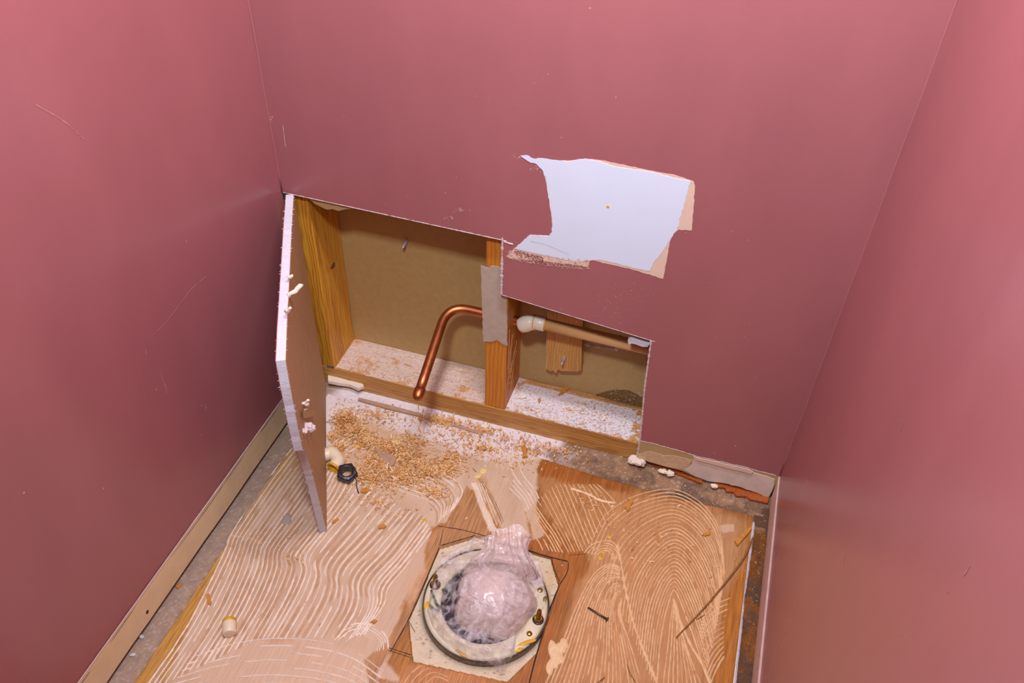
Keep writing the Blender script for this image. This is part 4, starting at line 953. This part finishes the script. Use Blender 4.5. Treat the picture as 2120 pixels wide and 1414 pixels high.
for i, (px, py, s, z, lab) in enumerate([(1318, 958, .0145, .004, 'large white plaster lump at the right foot of the opening'), (1385, 982, .008, .0, 'flat plaster flake in the gutter under the torn paper'), (1372, 978, .007, .0, 'thin crumpled plaster flake beside the flat one in the gutter'),
        (1478, 1008, .006, .0, 'cream plaster crumb at the end of the dark gap in the right corner'), (1080, 822, .008, ZP, 'rounded white plaster flake on the plate beside the middle stud'), (1157, 872, .005, ZP, 'round white pebble of plaster on the dusty plate')]):
    c = at(px, py, 'z', z); 
    tag(link('plaster_lump', chunk('plaster_lump', (c[0], c[1], z+s*.38), (s, s*.75, s*.55), 20+i), [M['lump']]), lab, 'plaster piece')
c = at(594, 1074); tag(link('plaster_disc', blob_me('disc', (c[0], c[1], .0006), .008, .011, .0028, 9, .3), [M['tape']]), 'flat grey-white plaster disc left of the swung-out board', 'plaster piece')
M['greyflake'] = simple('grey_flake', srgb(206, 198, 198), .6)
for i, (px, py, lab) in enumerate([(292, 1318, 'white flake in the dusty gap by the lower left wall'), (275, 1356, 'lowest white flake in the dusty left gap'), (370, 1213, 'round tan crumb in the left gap')]):
    c = at(px, py, 'z', -.005); tag(link('paint_flake', blob_me('flake', (c[0], c[1], -.0045), .005, .003, .002, 30+i, .5*i), [M['greyflake'] if i < 2 else M['sliver']]), lab, 'flake')

# ------------------------------------------------------------------ shavings (nobody could count them)
def shavings(name, clusters, n, zf, seed, mat, size=(.003, .008), wdt=(.0007, .0019), curl=(.4, 2.6), parent=None):
    r = np.random.RandomState(seed); V = []; Q = []; rn = []
    tot = sum(c[4] for c in clusters); k = 0
    cx = []; cy = []; cz = []
    for px, py, sx, sy, wgt, hh in clusters:
        c = at(px, py, 'z', zf); m = int(n*wgt/tot); ang = r.rand(m)*6.283; rad = np.abs(r.randn(m))*.75
        x = c[0]+rad*np.cos(ang)*sx; y = c[1]+rad*np.sin(ang)*sy
        z = zf+.0008+hh*np.exp(-rad**2)*r.rand(m)
        cx.append(x); cy.append(y); cz.append(z)
    x = np.concatenate(cx); y = np.concatenate(cy); z = np.concatenate(cz); m = len(x)
    ok = (y < yedge(x)-.0 + (0 if zf < .02 else 9)) | (zf > .02) | (y < .008)
    if zf < .02: ok &= (y < .010) & (x > .03); z = np.where(y > yedge(x), z-.004, z)
    else: ok &= (y > Y1+.004) & (y < Y2-.003) & (x > .040) & (x < .625) & ((x < .331) | (x > .376))
    if zf < .02: ok &= (sdpoly(x, y, octa) < 0); dE = (np.column_stack([x, y])-E0[:2])@nn_[:2]; uE = (np.column_stack([x, y])-E0[:2])@uu[:2]; ok &= ~((dE > -.004) & (dE < .016) & (uE > -.02) & (uE < .36))
    x, y, z = x[ok], y[ok], z[ok]; m = len(x)
    yaw = r.rand(m)*6.283; L = r.uniform(*size, m)*np.exp(r.randn(m)*.25); wd = r.uniform(*wdt, m); cu = r.uniform(*curl, m); til = r.randn(m)*.35; rol = r.randn(m)*.8
    R_ = L/cu; ts = np.linspace(-.5, .5, 5); P = np.zeros((m, 5, 2, 3))
    for i, t in enumerate(ts):
        a = t*cu; lx = R_*np.sin(a); lz = R_*(1-np.cos(a))
        for j, sgn in enumerate((-.5, .5)):
            ly = wd*sgn*(1-.5*abs(t)); 
            yy = ly*np.cos(rol)-lz*np.sin(rol); zz = ly*np.sin(rol)+lz*np.cos(rol)
            xx = lx*np.cos(til)-zz*np.sin(til)*.4; z3 = lx*np.sin(til)*.5+np.abs(zz)
            P[:, i, j, 0] = x+xx*np.cos(yaw)-yy*np.sin(yaw); P[:, i, j, 1] = y+xx*np.sin(yaw)+yy*np.cos(yaw); P[:, i, j, 2] = z+z3
    mz = P[..., 2].min(axis=(1, 2)); lift = np.maximum(0, (zf+.0004 if zf > .02 else -.0005)-mz+.0004); P[..., 2] += lift[:, None, None]
    V = P.reshape(-1, 3); base = (np.arange(m)*10)[:, None, None]; q = np.array([[0, 2, 3, 1], [2, 4, 5, 3], [4, 6, 7, 5], [6, 8, 9, 7]])
    Q = (base+q[None]).reshape(-1, 4); me = fast_mesh(name, V, Q)
    a = me.attributes.new('rnd', 'FLOAT', 'POINT'); a.data.foreach_set('value', np.repeat(r.rand(m), 10).astype(np.float32))
    return link(name, me, [mat], parent)
cl_ = [(716, 872, .020, .016, 16, .014), (728, 895, .022, .018, 11, .009), (760, 915, .022, .014, 9, .006), (800, 930, .026, .018, 11, .006), (840, 945, .03, .020, 11, .005), (790, 965, .03, .018, 9, .004),
       (760, 990, .035, .018, 9, .004), (830, 990, .035, .020, 10, .004), (880, 975, .03, .02, 8, .004), (925, 970, .02, .016, 7, .004), (940, 950, .02, .015, 3, .003), (700, 930, .02, .015, 4, .003), (860, 915, .04, .02, 4, .002),
       (900, 868, .016, .009, 5, .004), (925, 874, .02, .009, 5, .003), (1000, 930, .06, .02, 4, .002), (1090, 930, .05, .02, 3, .002), (900, 1020, .02, .01, 3, .003), (780, 860, .06, .02, 4, .001), (1000, 890, .08, .02, 4, .001), (1150, 930, .05, .015, 2, .001),
       (780, 1040, .06, .03, 2, .001), (960, 900, .12, .05, 5, .001), (685, 905, .012, .012, 3, .003), (1380, 1130, .11, .09, .9, .001), (1240, 1040, .05, .03, .5, .001), (600, 1150, .08, .08, .5, .001)]
sh = shavings('wood_shavings', cl_, 11500, 0.0, 5, M['shav'], (.0035, .009), (.0009, .0024))
tag(sh, 'heap and scatter of curly orange wood shavings on the floor before the opening', 'shavings', kind='stuff')
cl2 = [(1075, 800, .006, .02, 6, .003), (1100, 850, .05, .02, 12, .002), (1060, 870, .04, .015, 5, .001), (1180, 850, .05, .025, 9, .001), (1250, 870, .05, .02, 5, .001), (760, 770, .02, .015, 5, .001), (850, 790, .08, .03, 6, .001), (960, 800, .06, .02, 5, .001), (900, 740, .10, .004, 6, .001), (1130, 800, .06, .004, 4, .001)]
tag(shavings('wood_shavings', cl2, 900, ZP, 6, M['shav'], (.002, .006), (.0005, .0013)), 'thin scatter of wood shavings on top of the bottom plate', 'shavings', kind='stuff')
# plaster crumbs
def crumbs(name, clusters, n, zf, seed, mat, s=(.0004, .0013)):
    r = np.random.RandomState(seed); V = []; Q = []; tot = sum(c[4] for c in clusters)
    for px, py, sx, sy, wg in clusters:
        c = at(px, py, 'z', zf)
        for _ in range(int(n*wg/tot)):
            x = c[0]+r.randn()*sx; y = c[1]+r.randn()*sy; q = r.uniform(*s)*(1 if r.rand() < .93 else 1.8); z = zf+.0002
            if zf < .01 and (y > .010 or x < .004 or x > W-.004): continue
            if zf < .01 and (x < .033 or x > .829 or y > yedge(x)): z = -.0052
            if zf < .01 and sdpoly(np.array([x]), np.array([y]), octa)[0] > -.001: continue
            dE = (np.array([x, y])-E0[:2])@nn_[:2]; uE = (np.array([x, y])-E0[:2])@uu[:2]
            if zf < .01 and -.003 < dE < .016 and -.02 < uE < .36: continue
            if zf > .02 and not (Y1+.002 < y < Y2-.002 and .04 < x < .62 and not .332 < x < .375): continue
            o = len(V); a0 = r.rand()*6
            V += [(x+q*math.cos(a0+k*1.571)*r.uniform(.6, 1.1), y+q*math.sin(a0+k*1.571)*r.uniform(.6, 1.1), z) for k in range(4)]+[(x, y, z+q*.9)]
            Q += [[o, o+1, o+4], [o+1, o+2, o+4], [o+2, o+3, o+4], [o+3, o, o+4]]
    return link(name, mesh(name, V, Q), [mat])
ck = [(900, 880, .15, .03, 10), (1110, 920, .08, .02, 6), (1350, 985, .12, .012, 9), (1500, 1020, .06, .02, 5), (1570, 1200, .008, .12, 6), (1400, 1130, .1, .08, 5), (1100, 1050, .1, .06, 3), (500, 1060, .02, .08, 3), (330, 1300, .008, .08, 4), (700, 840, .04, .02, 6)]
q_ = crumbs('plaster_crumbs', ck, 850, 0.0, 7, simple('tan_crumb', srgb(214, 190, 160), .8)); q_.parent = sub; q_['kind'] = 'stuff'
q_ = crumbs('plaster_crumbs', [(1180, 860, .08, .025, 6), (1270, 880, .03, .02, 4), (850, 770, .10, .03, 2), (1100, 850, .03, .03, 3)], 700, ZP+.0008, 8, M['gyp'], (.0005, .0016)); q_.parent = plate; q_['kind'] = 'stuff'
